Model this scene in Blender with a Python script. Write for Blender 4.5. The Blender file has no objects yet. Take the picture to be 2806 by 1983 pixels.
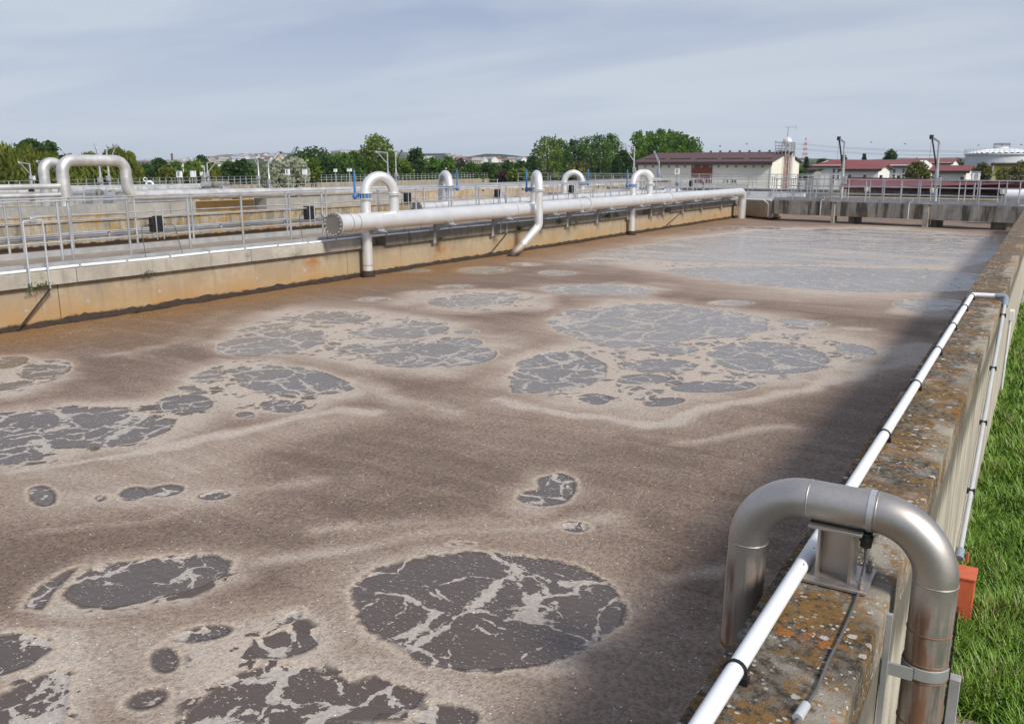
import bpy, bmesh, math, random
import numpy as np
from mathutils import Vector, Matrix

random.seed(7)
rng = np.random.default_rng(11)
S = bpy.context.scene
COL = S.collection

# ------------------------------------------------------------------ camera
PW, PH, PF = 2806.0, 1983.0, 2350.0          # photograph size and focal length in its pixels
PITCH, YAW, CAMZ = math.radians(12.7674), math.radians(31.5934), 2.58
cd = bpy.data.cameras.new('camera')
cd.sensor_fit = 'HORIZONTAL'; cd.sensor_width = 36.0; cd.lens = 36.0 * PF / PW
cd.clip_start = 0.1; cd.clip_end = 40000.0
cam = bpy.data.objects.new('camera', cd); COL.objects.link(cam)
cam.location = (0, 0, CAMZ); cam.rotation_euler = (math.pi / 2 - PITCH, 0, YAW)
S.camera = cam

# ------------------------------------------------------------------ light
SUNV = Vector((1.13, -0.40, 1.0)).normalized()        # towards the sun
SUN_EL = math.asin(SUNV.z); SUN_AZ = math.atan2(SUNV.x, SUNV.y)
w = bpy.data.worlds.new('World'); S.world = w; w.use_nodes = True
wt = w.node_tree; wt.nodes.clear()
def WN(t, **k):
    n = wt.nodes.new(t)
    for a, b in k.items(): setattr(n, a, b)
    return n
wo = WN('ShaderNodeOutputWorld'); bg = WN('ShaderNodeBackground')
sky = WN('ShaderNodeTexSky', sky_type='NISHITA', sun_disc=False, sun_elevation=SUN_EL, sun_rotation=SUN_AZ,
         altitude=150.0, air_density=1.0, dust_density=1.6, ozone_density=2.0)
tc = WN('ShaderNodeTexCoord')
# thin high cloud: noise on a flat cloud layer (direction divided by its height)
sep = WN('ShaderNodeSeparateXYZ'); wt.links.new(tc.outputs['Generated'], sep.inputs[0])
ma = WN('ShaderNodeMath', operation='MAXIMUM'); wt.links.new(sep.outputs['Z'], ma.inputs[0]); ma.inputs[1].default_value = 0.0
mb = WN('ShaderNodeMath', operation='ADD'); wt.links.new(ma.outputs[0], mb.inputs[0]); mb.inputs[1].default_value = 0.09
dv = WN('ShaderNodeVectorMath', operation='SCALE')
iv = WN('ShaderNodeMath', operation='DIVIDE'); iv.inputs[0].default_value = 1.0; wt.links.new(mb.outputs[0], iv.inputs[1])
wt.links.new(tc.outputs['Generated'], dv.inputs[0]); wt.links.new(iv.outputs[0], dv.inputs['Scale'])
mp = WN('ShaderNodeMapping'); mp.inputs['Rotation'].default_value = (0, 0, math.radians(-31)); mp.inputs['Scale'].default_value = (0.30, 0.62, 1.0)
wt.links.new(dv.outputs[0], mp.inputs[0])
cn = WN('ShaderNodeTexNoise'); cn.inputs['Scale'].default_value = 1.1; cn.inputs['Detail'].default_value = 6.0
cn.inputs['Roughness'].default_value = 0.5; cn.inputs['Distortion'].default_value = 0.5
wt.links.new(mp.outputs[0], cn.inputs['Vector'])
cr = WN('ShaderNodeValToRGB'); cr.color_ramp.elements[0].position = 0.40; cr.color_ramp.elements[1].position = 0.60
cr.color_ramp.elements[0].color = (0, 0, 0, 1); cr.color_ramp.elements[1].color = (1, 1, 1, 1)
wt.links.new(cn.outputs['Fac'], cr.inputs[0])
mul = WN('ShaderNodeVectorMath', operation='SCALE'); mul.inputs['Scale'].default_value = 0.105
wt.links.new(sky.outputs[0], mul.inputs[0])
m0 = WN('ShaderNodeMix', data_type='RGBA')            # dull veil all over
m0.inputs['Factor'].default_value = 0.80
wt.links.new(mul.outputs[0], m0.inputs['A'])
veil = WN('ShaderNodeMix', data_type='RGBA')
veil.inputs['A'].default_value = (0.385, 0.445, 0.62, 1); veil.inputs['B'].default_value = (0.61, 0.655, 0.745, 1)
wt.links.new(cr.outputs[0], veil.inputs['Factor']); wt.links.new(veil.outputs['Result'], m0.inputs['B'])
hzn = WN('ShaderNodeMapRange', interpolation_type='SMOOTHSTEP'); wt.links.new(ma.outputs[0], hzn.inputs['Value'])
hzn.inputs['From Min'].default_value = 0.0; hzn.inputs['From Max'].default_value = 0.20; hzn.inputs['To Min'].default_value = 0.70; hzn.inputs['To Max'].default_value = 0.0
mh = WN('ShaderNodeMix', data_type='RGBA'); wt.links.new(hzn.outputs[0], mh.inputs['Factor']); wt.links.new(m0.outputs['Result'], mh.inputs['A']); mh.inputs['B'].default_value = (0.66, 0.73, 0.83, 1)
wt.links.new(mh.outputs['Result'], bg.inputs['Color']); bg.inputs['Strength'].default_value = 1.0
wt.links.new(bg.outputs[0], wo.inputs['Surface'])

sl = bpy.data.lights.new('sun', 'SUN'); sl.energy = 4.1; sl.angle = math.radians(12.0); sl.color = (1.0, 0.95, 0.87)
sun = bpy.data.objects.new('sun', sl); COL.objects.link(sun)
sun.rotation_euler = SUNV.to_track_quat('Z', 'Y').to_euler()
S.view_settings.view_transform = 'Standard'; S.view_settings.look = 'None'
S.cycles.max_bounces = 5; S.cycles.diffuse_bounces = 2; S.cycles.glossy_bounces = 3; S.cycles.transmission_bounces = 2; S.cycles.volume_bounces = 0
S.view_settings.exposure = 0.0; S.view_settings.gamma = 1.0

# ------------------------------------------------------------------ photo pixel -> point on a plane of the place
def _basis():
    sy, cy, sp, cp = math.sin(YAW), math.cos(YAW), math.sin(PITCH), math.cos(PITCH)
    r = np.array([cy, sy, 0.0]); f = np.array([-sy * cp, cy * cp, -sp]); return r, f, np.cross(r, f)
BR, BF, BU = _basis()
def ray(p):
    d = BF * PF + BR * (p[0] - PW / 2) - BU * (p[1] - PH / 2); return d / np.linalg.norm(d)
C0 = np.array([0, 0, CAMZ])
def atz(p, z): d = ray(p); return C0 + d * (z - CAMZ) / d[2]
def atx(p, x): d = ray(p); return C0 + d * x / d[0]
def aty(p, y): d = ray(p); return C0 + d * y / d[1]
def atd(p, dep): d = ray(p); return C0 + d * dep / (d @ BF)      # at a depth (for free-standing far things)
# zoom windows used when reading the photograph
def Z1(x, y): return (x / 3.246, 360 + y / 3.246)
def Z2(x, y): return (650 + x / 3.246, 340 + y / 3.246)
def Z3(x, y): return (1300 + x / 3.246, 340 + y / 3.246)
def Z4(x, y): return (1950 + x / 2.682, 320 + y / 2.682)
def Z5(x, y): return (1900 + x / 2.214, 1250 + y / 2.214)
def Z6(x, y): return (2200 + x / 2.705, 750 + y / 2.705)
def ZA(x, y): return (x / 6.491, 400 + y / 6.491)
def ZB(x, y): return (350 + x / 6.491, 380 + y / 6.491)
def ZC(x, y): return (700 + x / 5.695, 360 + y / 5.695)
def ZD(x, y): return (1100 + x / 5.695, 380 + y / 5.695)
def ZE(x, y): return (1700 + x / 4.1745, 340 + y / 4.1745)
def ZG(x, y): return (2200 + x / 3.789, 340 + y / 3.789)
def DD(x, y): return (x / 0.81825, y / 0.81825)

# ------------------------------------------------------------------ mesh helpers
class MB:
    def __init__(s): s.v = []; s.f = []
    def add(s, vs, fs):
        o = len(s.v); s.v += [tuple(map(float, p)) for p in vs]; s.f += [tuple(i + o for i in f) for f in fs]; return s
    def box(s, x0, x1, y0, y1, z0, z1):
        return s.add([(x0,y0,z0),(x1,y0,z0),(x1,y1,z0),(x0,y1,z0),(x0,y0,z1),(x1,y0,z1),(x1,y1,z1),(x0,y1,z1)],
                     [(0,3,2,1),(4,5,6,7),(0,1,5,4),(1,2,6,5),(2,3,7,6),(3,0,4,7)])
    def cbox(s, c, sz, rz=0.0, rx=0.0, ry=0.0):
        M = Matrix.Rotation(rz, 3, 'Z') @ Matrix.Rotation(ry, 3, 'Y') @ Matrix.Rotation(rx, 3, 'X'); c = Vector([float(q) for q in c]); h = [q / 2 for q in sz]
        vs = [c + M @ Vector((a*h[0], b*h[1], d*h[2])) for d in (-1,1) for a,b in ((-1,-1),(1,-1),(1,1),(-1,1))]
        return s.add(vs, [(0,3,2,1),(4,5,6,7),(0,1,5,4),(1,2,6,5),(2,3,7,6),(3,0,4,7)])
    def bar(s, p, q, wd, ht, up=(0,0,1)):
        """rectangular bar between two points"""
        p = Vector([float(a) for a in p]); q = Vector([float(a) for a in q]); d = (q - p).normalized(); u = Vector(up)
        if abs(d.dot(u)) > 0.95: u = Vector((1, 0, 0))
        a = d.cross(u).normalized() * wd / 2; b = a.cross(d).normalized() * ht / 2
        vs = [p - a - b, p + a - b, p + a + b, p - a + b, q - a - b, q + a - b, q + a + b, q - a + b]
        return s.add(vs, [(0,3,2,1),(4,5,6,7),(0,1,5,4),(1,2,6,5),(2,3,7,6),(3,0,4,7)])
    def tube(s, pts, r, n=12, caps=True):
        """tube along a polyline; r a number or one per point"""
        P = [Vector([float(a) for a in p]) for p in pts]; rs = r if hasattr(r, '__len__') else [r] * len(P)
        T = []
        for i in range(len(P)):
            a = P[max(i-1, 0)]; b = P[min(i+1, len(P)-1)]; T.append((b - a).normalized())
        ref = Vector((0, 0, 1)) if abs(T[0].z) < 0.9 else Vector((1, 0, 0))
        u = T[0].cross(ref).normalized(); vs = []
        for i, p in enumerate(P):
            u = (u - T[i] * u.dot(T[i])).normalized(); wv = T[i].cross(u)
            for k in range(n):
                a = 2 * math.pi * k / n; vs.append(p + (u * math.cos(a) + wv * math.sin(a)) * rs[i])
        fs = []
        for i in range(len(P) - 1):
            for k in range(n):
                k2 = (k + 1) % n; fs.append((i*n+k, i*n+k2, (i+1)*n+k2, (i+1)*n+k))
        if caps: fs.append(tuple(range(n))[::-1]); fs.append(tuple((len(P)-1)*n + k for k in range(n)))
        return s.add(vs, fs)
    def cyl(s, p, q, r, n=12): return s.tube([p, q], r, n)
    def prism(s, poly, axis, a0, a1):
        """extrude a 2D polygon along an axis ('x','y','z')"""
        n = len(poly)
        def P(u, v, t): return {'x': (t, u, v), 'y': (u, t, v), 'z': (u, v, t)}[axis]
        vs = [P(u, v, a0) for u, v in poly] + [P(u, v, a1) for u, v in poly]
        fs = [tuple(range(n))[::-1], tuple(range(n, 2*n))] + [(i, (i+1) % n, n + (i+1) % n, n + i) for i in range(n)]
        return s.add(vs, fs)
    def lathe(s, c, prof, n=24, caps=False):
        """profile (radius, z) turned about the vertical through c"""
        vs = []; fs = []
        for r, z in prof:
            for k in range(n):
                a = 2*math.pi*k/n; vs.append((c[0]+r*math.cos(a), c[1]+r*math.sin(a), c[2]+z))
        for i in range(len(prof)-1):
            for k in range(n):
                k2 = (k+1) % n; fs.append((i*n+k, i*n+k2, (i+1)*n+k2, (i+1)*n+k))
        if caps: fs.append(tuple(range(n))[::-1]); fs.append(tuple((len(prof)-1)*n+k for k in range(n)))
        return s.add(vs, fs)
    def sphere(s, c, rx, ry=None, rz=None, n=12, m=8):
        ry = ry or rx; rz = rz or rx; vs = [(c[0], c[1], c[2]-rz)]; fs = []
        for i in range(1, m):
            t = math.pi * i / m - math.pi/2
            for k in range(n):
                a = 2*math.pi*k/n; vs.append((c[0]+rx*math.cos(t)*math.cos(a), c[1]+ry*math.cos(t)*math.sin(a), c[2]+rz*math.sin(t)))
        vs.append((c[0], c[1], c[2]+rz)); top = len(vs)-1
        for k in range(n):
            k2 = (k+1) % n; fs.append((0, 1+k2, 1+k)); fs.append((top, 1+(m-2)*n+k, 1+(m-2)*n+k2))
            for i in range(m-2): fs.append((1+i*n+k, 1+i*n+k2, 1+(i+1)*n+k2, 1+(i+1)*n+k))
        return s.add(vs, fs)
    def mesh(s, name, off=(0, 0, 0), smooth=True, fix=False):
        me = bpy.data.meshes.new(name)
        me.from_pydata([(a-off[0], b-off[1], c-off[2]) for a, b, c in s.v], [], s.f)
        if fix:
            bm = bmesh.new(); bm.from_mesh(me); bmesh.ops.recalc_face_normals(bm, faces=bm.faces); bm.to_mesh(me); bm.free()
        if smooth:
            me.shade_smooth(); me.set_sharp_from_angle(angle=math.radians(38))
        me.update(); return me
    def build(s, name, mat, parent=None, smooth=True, bevel=0.0, fix=False):
        off = parent_loc(parent) if parent is not None else (0, 0, 0)
        me = s.mesh(name, off, smooth, fix); o = bpy.data.objects.new(name, me); COL.objects.link(o)
        me.materials.append(mat)
        if parent is not None: o.parent = parent
        if bevel:
            b = o.modifiers.new('bevel', 'BEVEL'); b.width = bevel; b.segments = 2; b.limit_method = 'ANGLE'; b.angle_limit = math.radians(40)
        return o
def parent_loc(o):
    v = Vector((0, 0, 0))
    while o is not None: v = v + o.location; o = o.parent
    return v
def tag(o, label, cat, group=None):
    o['label'] = label; o['category'] = cat
    if group: o['group'] = group
    return o
def thing(name, loc, label, cat, group=None):
    o = bpy.data.objects.new(name, None); COL.objects.link(o); o.empty_display_size = 0.2
    o.location = [float(q) for q in loc]; return tag(o, label, cat, group)
def structure(o): o['kind'] = 'structure'; return o
def inst(name, me, parent, loc, rz=0.0, sc=None):
    """a part that shares mesh data; loc is in world coordinates"""
    o = bpy.data.objects.new(name, me); COL.objects.link(o)
    if parent is not None: o.parent = parent; loc = Vector([float(q) for q in loc]) - parent_loc(parent)
    o.location = loc; o.rotation_euler = (0, 0, rz)
    if sc: o.scale = sc
    return o
def arc(c, a, b, t0, t1, n):
    """points c + a*cos t + b*sin t"""
    c, a, b = Vector(c), Vector(a), Vector(b)
    return [c + a*math.cos(t0+(t1-t0)*i/n) + b*math.sin(t0+(t1-t0)*i/n) for i in range(n+1)]
def fillet(pts, R, n=8):
    """round the corners of a polyline with radius R"""
    P = [Vector([float(a) for a in p]) for p in pts]; out = [P[0]]
    for i in range(1, len(P)-1):
        a = (P[i-1]-P[i]).normalized(); b = (P[i+1]-P[i]).normalized(); ang = a.angle(b)
        if ang > 3.1: out.append(P[i]); continue
        d = R / math.tan(ang/2); s0 = P[i]+a*d; bis = (a+b).normalized(); c = P[i] + bis*(R/math.sin(ang/2))
        u = (s0-c).normalized(); s1 = P[i]+b*d; e = (s1-c).normalized(); tot = u.angle(e); v = (e - u*e.dot(u)).normalized()
        for k in range(n+1):
            t = tot*k/n; out.append(c + (u*math.cos(t)+v*math.sin(t))*R)
    out.append(P[-1]); return out

# ------------------------------------------------------------------ material helpers
class Mat:
    def __init__(s, name):
        s.m = bpy.data.materials.new(name); s.m.use_nodes = True; s.t = s.m.node_tree
        s.b = s.t.nodes['Principled BSDF']; s._pos = None
    def n(s, t, **k):
        nd = s.t.nodes.new(t)
        for a, b in k.items(): setattr(nd, a, b)
        return nd
    def set(s, inp, v):
        if v is None: return
        if hasattr(v, 'is_output') or isinstance(v, bpy.types.NodeSocket): s.t.links.new(v, inp)
        else:
            if hasattr(inp, 'default_value') and hasattr(v, '__len__') and len(v) == 3 and inp.type == 'RGBA': v = (*v, 1)
            inp.default_value = v
    def pos(s):
        if s._pos is None: s._pos = s.n('ShaderNodeNewGeometry').outputs['Position']
        return s._pos
    def obj(s): return s.n('ShaderNodeTexCoord').outputs['Object']
    def vmul(s, v, k):
        nd = s.n('ShaderNodeVectorMath', operation='MULTIPLY'); s.set(nd.inputs[0], v); nd.inputs[1].default_value = k; return nd.outputs[0]
    def vadd(s, a, b):
        nd = s.n('ShaderNodeVectorMath', operation='ADD'); s.set(nd.inputs[0], a); s.set(nd.inputs[1], b); return nd.outputs[0]
    def noise(s, v, scale, detail=4, rough=0.55, dist=0.0, color=False):
        nd = s.n('ShaderNodeTexNoise'); s.set(nd.inputs['Vector'], v); nd.inputs['Scale'].default_value = scale
        nd.inputs['Detail'].default_value = detail; nd.inputs['Roughness'].default_value = rough; nd.inputs['Distortion'].default_value = dist
        return nd.outputs['Color' if color else 'Fac']
    def vor(s, v, scale, feature='F1', rnd=1.0, out='Distance'):
        nd = s.n('ShaderNodeTexVoronoi', feature=feature); s.set(nd.inputs['Vector'], v); nd.inputs['Scale'].default_value = scale
        nd.inputs['Randomness'].default_value = rnd; return nd.outputs[out]
    def math(s, op, a, b=None, c=None, clamp=False):
        nd = s.n('ShaderNodeMath', operation=op, use_clamp=clamp)
        for i, x in enumerate((a, b, c)):
            if x is not None: s.set(nd.inputs[i], x)
        return nd.outputs[0]
    def ss(s, v, lo, hi):
        nd = s.n('ShaderNodeMapRange', interpolation_type='SMOOTHSTEP'); s.set(nd.inputs['Value'], v)
        if isinstance(lo, (int, float)) and isinstance(hi, (int, float)) and lo > hi:
            nd.inputs['From Min'].default_value = hi; nd.inputs['From Max'].default_value = lo; nd.inputs['To Min'].default_value = 1; nd.inputs['To Max'].default_value = 0
        else: s.set(nd.inputs['From Min'], lo); s.set(nd.inputs['From Max'], hi)
        return nd.outputs['Result']
    def mix(s, f, a, b, mode='MIX'):
        nd = s.n('ShaderNodeMix', data_type='RGBA', blend_type=mode); s.set(nd.inputs['Factor'], f); s.set(nd.inputs['A'], a); s.set(nd.inputs['B'], b)
        return nd.outputs['Result']
    def bump(s, h, strength=0.5, dist=0.01, prev=None):
        nd = s.n('ShaderNodeBump'); s.set(nd.inputs['Height'], h); s.set(nd.inputs['Strength'], strength); nd.inputs['Distance'].default_value = dist
        if prev is not None: s.set(nd.inputs['Normal'], prev)
        return nd.outputs[0]
    def attr(s, name):
        return s.n('ShaderNodeAttribute', attribute_name=name).outputs['Fac']
    def sepx(s, v):
        nd = s.n('ShaderNodeSeparateXYZ'); s.set(nd.inputs[0], v); return nd.outputs
    def out(s, color=None, rough=None, metal=None, normal=None, spec=None):
        s.set(s.b.inputs['Base Color'], color)
        if rough is not None: s.set(s.b.inputs['Roughness'], rough)
        if metal is not None: s.set(s.b.inputs['Metallic'], metal)
        if normal is not None: s.set(s.b.inputs['Normal'], normal)
        if spec is not None: s.set(s.b.inputs['Specular IOR Level'], spec)
        return s.m
def shade(c, k): return tuple(q*k for q in c)
def plain(name, col, rough=0.55, metal=0.0, var=0.25, scale=6.0, bump=0.0, bscale=80.0, stretch=(1,1,1), spec=None):
    """one colour with blotches, fine grain and a little relief"""
    k = Mat(name); v = k.vmul(k.pos(), stretch) if stretch != (1,1,1) else k.pos()
    a = k.noise(v, scale, 5); c = k.mix(k.ss(a, 0.3, 0.7), shade(col, 1-var), shade(col, 1+var*0.6))
    f = k.noise(k.pos(), bscale, 3); c = k.mix(0.35, c, k.mix(f, shade(col, 1-var), shade(col, 1+var*0.5)))
    r = k.math('MULTIPLY_ADD', a, 0.25, rough-0.12)
    nrm = k.bump(f, 0.6, bump) if bump else None
    return k.out(c, r, metal, nrm, spec)

# ================================================================== materials
def concrete(name, col, dark=0.35, streak=0.5, lichen=0.0, moss=0.0, orange=0.0, zr=(0.0, 1.0), broad=0.0, topdark=None):
    """weathered cast concrete: blotches, pores, run-off streaks, lichen"""
    k = Mat(name); p = k.pos()
    big = k.noise(p, 1.3, 5, 0.6); mid = k.noise(p, 7, 5, 0.6); fine = k.noise(p, 70, 4, 0.6)
    c = k.mix(k.ss(big, 0.32, 0.68), shade(col, 0.80), shade(col, 1.12))
    c = k.mix(k.ss(mid, 0.35, 0.7), c, k.mix(0.5, c, shade(col, 0.72)))
    c = k.mix(k.math('MULTIPLY', k.ss(fine, 0.45, 0.75), 0.35), c, shade(col, 1.35))
    if streak:
        sv = k.vmul(p, (6, 6, 0.35)); st = k.noise(sv, 1.6, 5, 0.65, 0.3)
        st2 = k.noise(k.vmul(p, (16, 16, 0.8)), 1.5, 4, 0.6)
        c = k.mix(k.math('MULTIPLY', k.ss(st, 0.5, 0.72), streak), c, shade(col, dark))
        c = k.mix(k.math('MULTIPLY', k.ss(st2, 0.58, 0.74), streak*0.7), c, shade(col, 1.55))
    if broad:
        bs = k.noise(k.vmul(p, (1.9, 1.9, 0.22)), 1.5, 4, 0.6, 0.4); c = k.mix(k.math('MULTIPLY', k.ss(bs, 0.48, 0.60), broad), c, shade(col, 0.24)); c = k.mix(k.math('MULTIPLY', k.ss(bs, 0.44, 0.32), broad*0.6), c, shade(col, 1.5))
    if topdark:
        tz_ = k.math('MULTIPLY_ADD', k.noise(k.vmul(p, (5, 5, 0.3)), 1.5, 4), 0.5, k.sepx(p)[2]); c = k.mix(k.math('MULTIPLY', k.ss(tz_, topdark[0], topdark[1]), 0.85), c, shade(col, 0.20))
    if lichen:
        l1 = k.noise(p, 3.2, 6, 0.65); l2 = k.noise(k.vmul(p, (1.0, 1.0, 0.5)), 19, 5, 0.6)
        lm = k.math('MULTIPLY', k.ss(l1, 0.50, 0.60), k.ss(l2, 0.38, 0.55))
        c = k.mix(k.math('MULTIPLY', lm, lichen), c, (0.36, 0.22, 0.035))
    if moss:
        mo = k.math('MULTIPLY', k.ss(k.noise(p, 2.1, 6, 0.7), 0.55, 0.7), moss); c = k.mix(mo, c, (0.035, 0.045, 0.012))
    if orange:
        # iron-stained wash towards the water (deposit left by the basin's own level)
        z = k.sepx(p)[2]; wob = k.math('MULTIPLY_ADD', k.noise(k.vmul(p, (1, 1, 0.4)), 1.7, 4), 0.5, z)
        o = k.math('MULTIPLY', k.ss(wob, zr[1], zr[0]), orange)
        c = k.mix(o, c, k.mix(k.ss(k.noise(p, 0.9, 4), 0.35, 0.65), (0.42, 0.24, 0.09), (0.40, 0.30, 0.17)))
        ru = k.math('MULTIPLY', k.ss(k.noise(k.vmul(p, (1, 0.55, 0.9)), 1.0, 5, 0.6), 0.56, 0.72), orange); c = k.mix(ru, c, (0.33, 0.13, 0.03))
        dk = k.ss(k.math('MULTIPLY_ADD', k.noise(p, 5, 4), 0.14, z), 0.20, 0.13); c = k.mix(dk, c, (0.035, 0.022, 0.014))
    pores = k.ss(k.vor(p, 38, rnd=1.0), 0.16, 0.06)
    c = k.mix(k.math('MULTIPLY', pores, 0.5), c, shade(col, 0.35))
    h = k.math('ADD', k.math('MULTIPLY', mid, 0.6), fine)
    return k.out(c, 0.88, 0.0, k.bump(h, 0.7, 0.006), 0.25)

def steel(name, col, rough=0.36, rust=0.0, dirt=0.25, metal=1.0, brush=(1, 1, 1)):
    k = Mat(name); p = k.pos(); a = k.noise(p, 2.2, 5, 0.6); f = k.noise(k.vmul(p, brush), 60, 3)
    c = k.mix(k.ss(a, 0.35, 0.7), shade(col, 1-dirt), col); c = k.mix(k.math('MULTIPLY', k.ss(f, 0.45, 0.7), 0.25), c, shade(col, 0.7))
    r = k.math('MULTIPLY_ADD', a, 0.22, rough-0.11); m = metal
    if rust:
        st = k.noise(k.vmul(p, (9, 9, 0.9)), 1.5, 5, 0.65); low = k.noise(p, 3.0, 4)
        z = k.sepx(p)[2]
        g = k.math('MULTIPLY', k.ss(k.math('MULTIPLY_ADD', low, 0.35, st), 0.56, 0.78), k.ss(z, 1.02, 0.88)); g = k.math('MULTIPLY', g, rust)
        c = k.mix(g, c, (0.20, 0.085, 0.03)); r = k.math('MULTIPLY_ADD', g, 0.4, r); m = k.math('MULTIPLY_ADD', g, -0.8, metal)
    return k.out(c, r, m, k.bump(f, 0.15, 0.001))

M = {}
M['steel'] = steel('brushed stainless steel', (0.84, 0.83, 0.815), 0.38, dirt=0.08, metal=0.55)
M['steel_dull'] = steel('dull weathered steel', (0.60, 0.60, 0.60), 0.52, dirt=0.3, metal=0.75)
M['steel_near'] = steel('pickled stainless steel', (0.56, 0.52, 0.48), 0.47, rust=0.9, dirt=0.15)
k_ = Mat('steel stained by sludge'); z_ = k_.math('MULTIPLY_ADD', k_.noise(k_.pos(), 6, 4), 0.25, k_.sepx(k_.pos())[2])
M['steel_foot'] = k_.out(k_.mix(k_.ss(z_, 0.16, 0.42), (0.05, 0.03, 0.016), (0.42, 0.36, 0.29)), 0.6, 0.3)
M['cap'] = steel('bare end plate', (0.30, 0.27, 0.245), 0.55, dirt=0.2, metal=0.5)
M['galv'] = steel('galvanised steel', (0.62, 0.63, 0.645), 0.46, dirt=0.28, metal=0.65)
M['galv_matt'] = plain('matt galvanised sheet', (0.42, 0.42, 0.425), 0.6, 0.35, 0.2, 5)
M['weld'] = plain('weld seam', (0.40, 0.37, 0.34), 0.5, 0.7, 0.3, 40)
M['weldrust'] = plain('rusty weld seam', (0.26, 0.13, 0.06), 0.7, 0.3, 0.4, 40)
M['pvc'] = plain('white plastic pipe', (0.80, 0.82, 0.84), 0.32, 0, 0.06, 3)
M['pvc_grey'] = plain('grey plastic pipe', (0.46, 0.48, 0.50), 0.4, 0, 0.1, 4)
M['pvc_elbow'] = plain('slate plastic fitting', (0.24, 0.29, 0.34), 0.42, 0, 0.12, 8)
M['black'] = plain('black plastic', (0.012, 0.012, 0.013), 0.5, 0, 0.3, 20)
M['cable'] = plain('grey cable', (0.10, 0.10, 0.10), 0.6, 0, 0.2, 20)
M['blue'] = plain('blue valve paint', (0.045, 0.17, 0.43), 0.4, 0, 0.25, 12)
M['bluepale'] = plain('pale blue motor paint', (0.11, 0.22, 0.34), 0.45, 0, 0.2, 10)
M['orange_box'] = plain('orange painted box', (0.55, 0.12, 0.055), 0.5, 0, 0.16, 14)
M['white'] = plain('white enamel', (0.76, 0.77, 0.77), 0.45, 0, 0.12, 6)
M['cream_lamp'] = plain('cream lamp housing', (0.74, 0.70, 0.60), 0.4, 0, 0.1, 8)
M['wall_left'] = concrete('stained basin wall', (0.38, 0.32, 0.235), 0.4, 0.5, orange=0.95, zr=(0.15, 1.0))
M['coping'] = concrete('pale coping concrete', (0.42, 0.385, 0.325), 0.35, 0.35, moss=0.45)
M['coping_dark'] = concrete('dark mossy concrete', (0.23, 0.21, 0.17), 0.3, 0.7, moss=0.8)  # dark mossy tone; on the walkway coping it paints in the manifold's shade
M['bridge'] = concrete('weathered girder concrete', (0.33, 0.31, 0.275), 0.2, 0.8, lichen=0.35, moss=0.5, broad=0.95)
M['wall_lichen'] = concrete('lichened wall concrete', (0.37, 0.32, 0.25), 0.3, 0.9, lichen=1.0, moss=0.7, orange=0.6, zr=(0.0, 0.5), broad=0.5)
M['wall_pale'] = concrete('pale wall concrete', (0.42, 0.36, 0.29), 0.4, 0.8, lichen=0.9, broad=0.4)
M['wall_grey'] = concrete('grey channel concrete', (0.33, 0.325, 0.31), 0.5, 0.5)
M['ochre'] = concrete('ochre stained concrete', (0.55, 0.37, 0.16), 0.5, 0.5)
M['deck'] = concrete('gritty walkway deck', (0.30, 0.25, 0.20), 0.5, 0.0, moss=0.3)
M['deck_grey'] = concrete('grey walkway deck', (0.33, 0.33, 0.335), 0.5, 0.0)
M['outer'] = concrete('streaked outer wall', (0.52, 0.47, 0.38), 0.3, 0.85, broad=0.25, topdark=(0.62, 0.85))  # pale concrete, streaked and darker towards the top
M['mud'] = plain('dried sludge crust', (0.035, 0.022, 0.014), 0.8, 0, 0.5, 9, 0.02, 25)
M['sludge'] = plain('brown basin sludge', (0.085, 0.05, 0.026), 0.35, 0, 0.3, 1.5, 0.004, 20)

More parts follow.
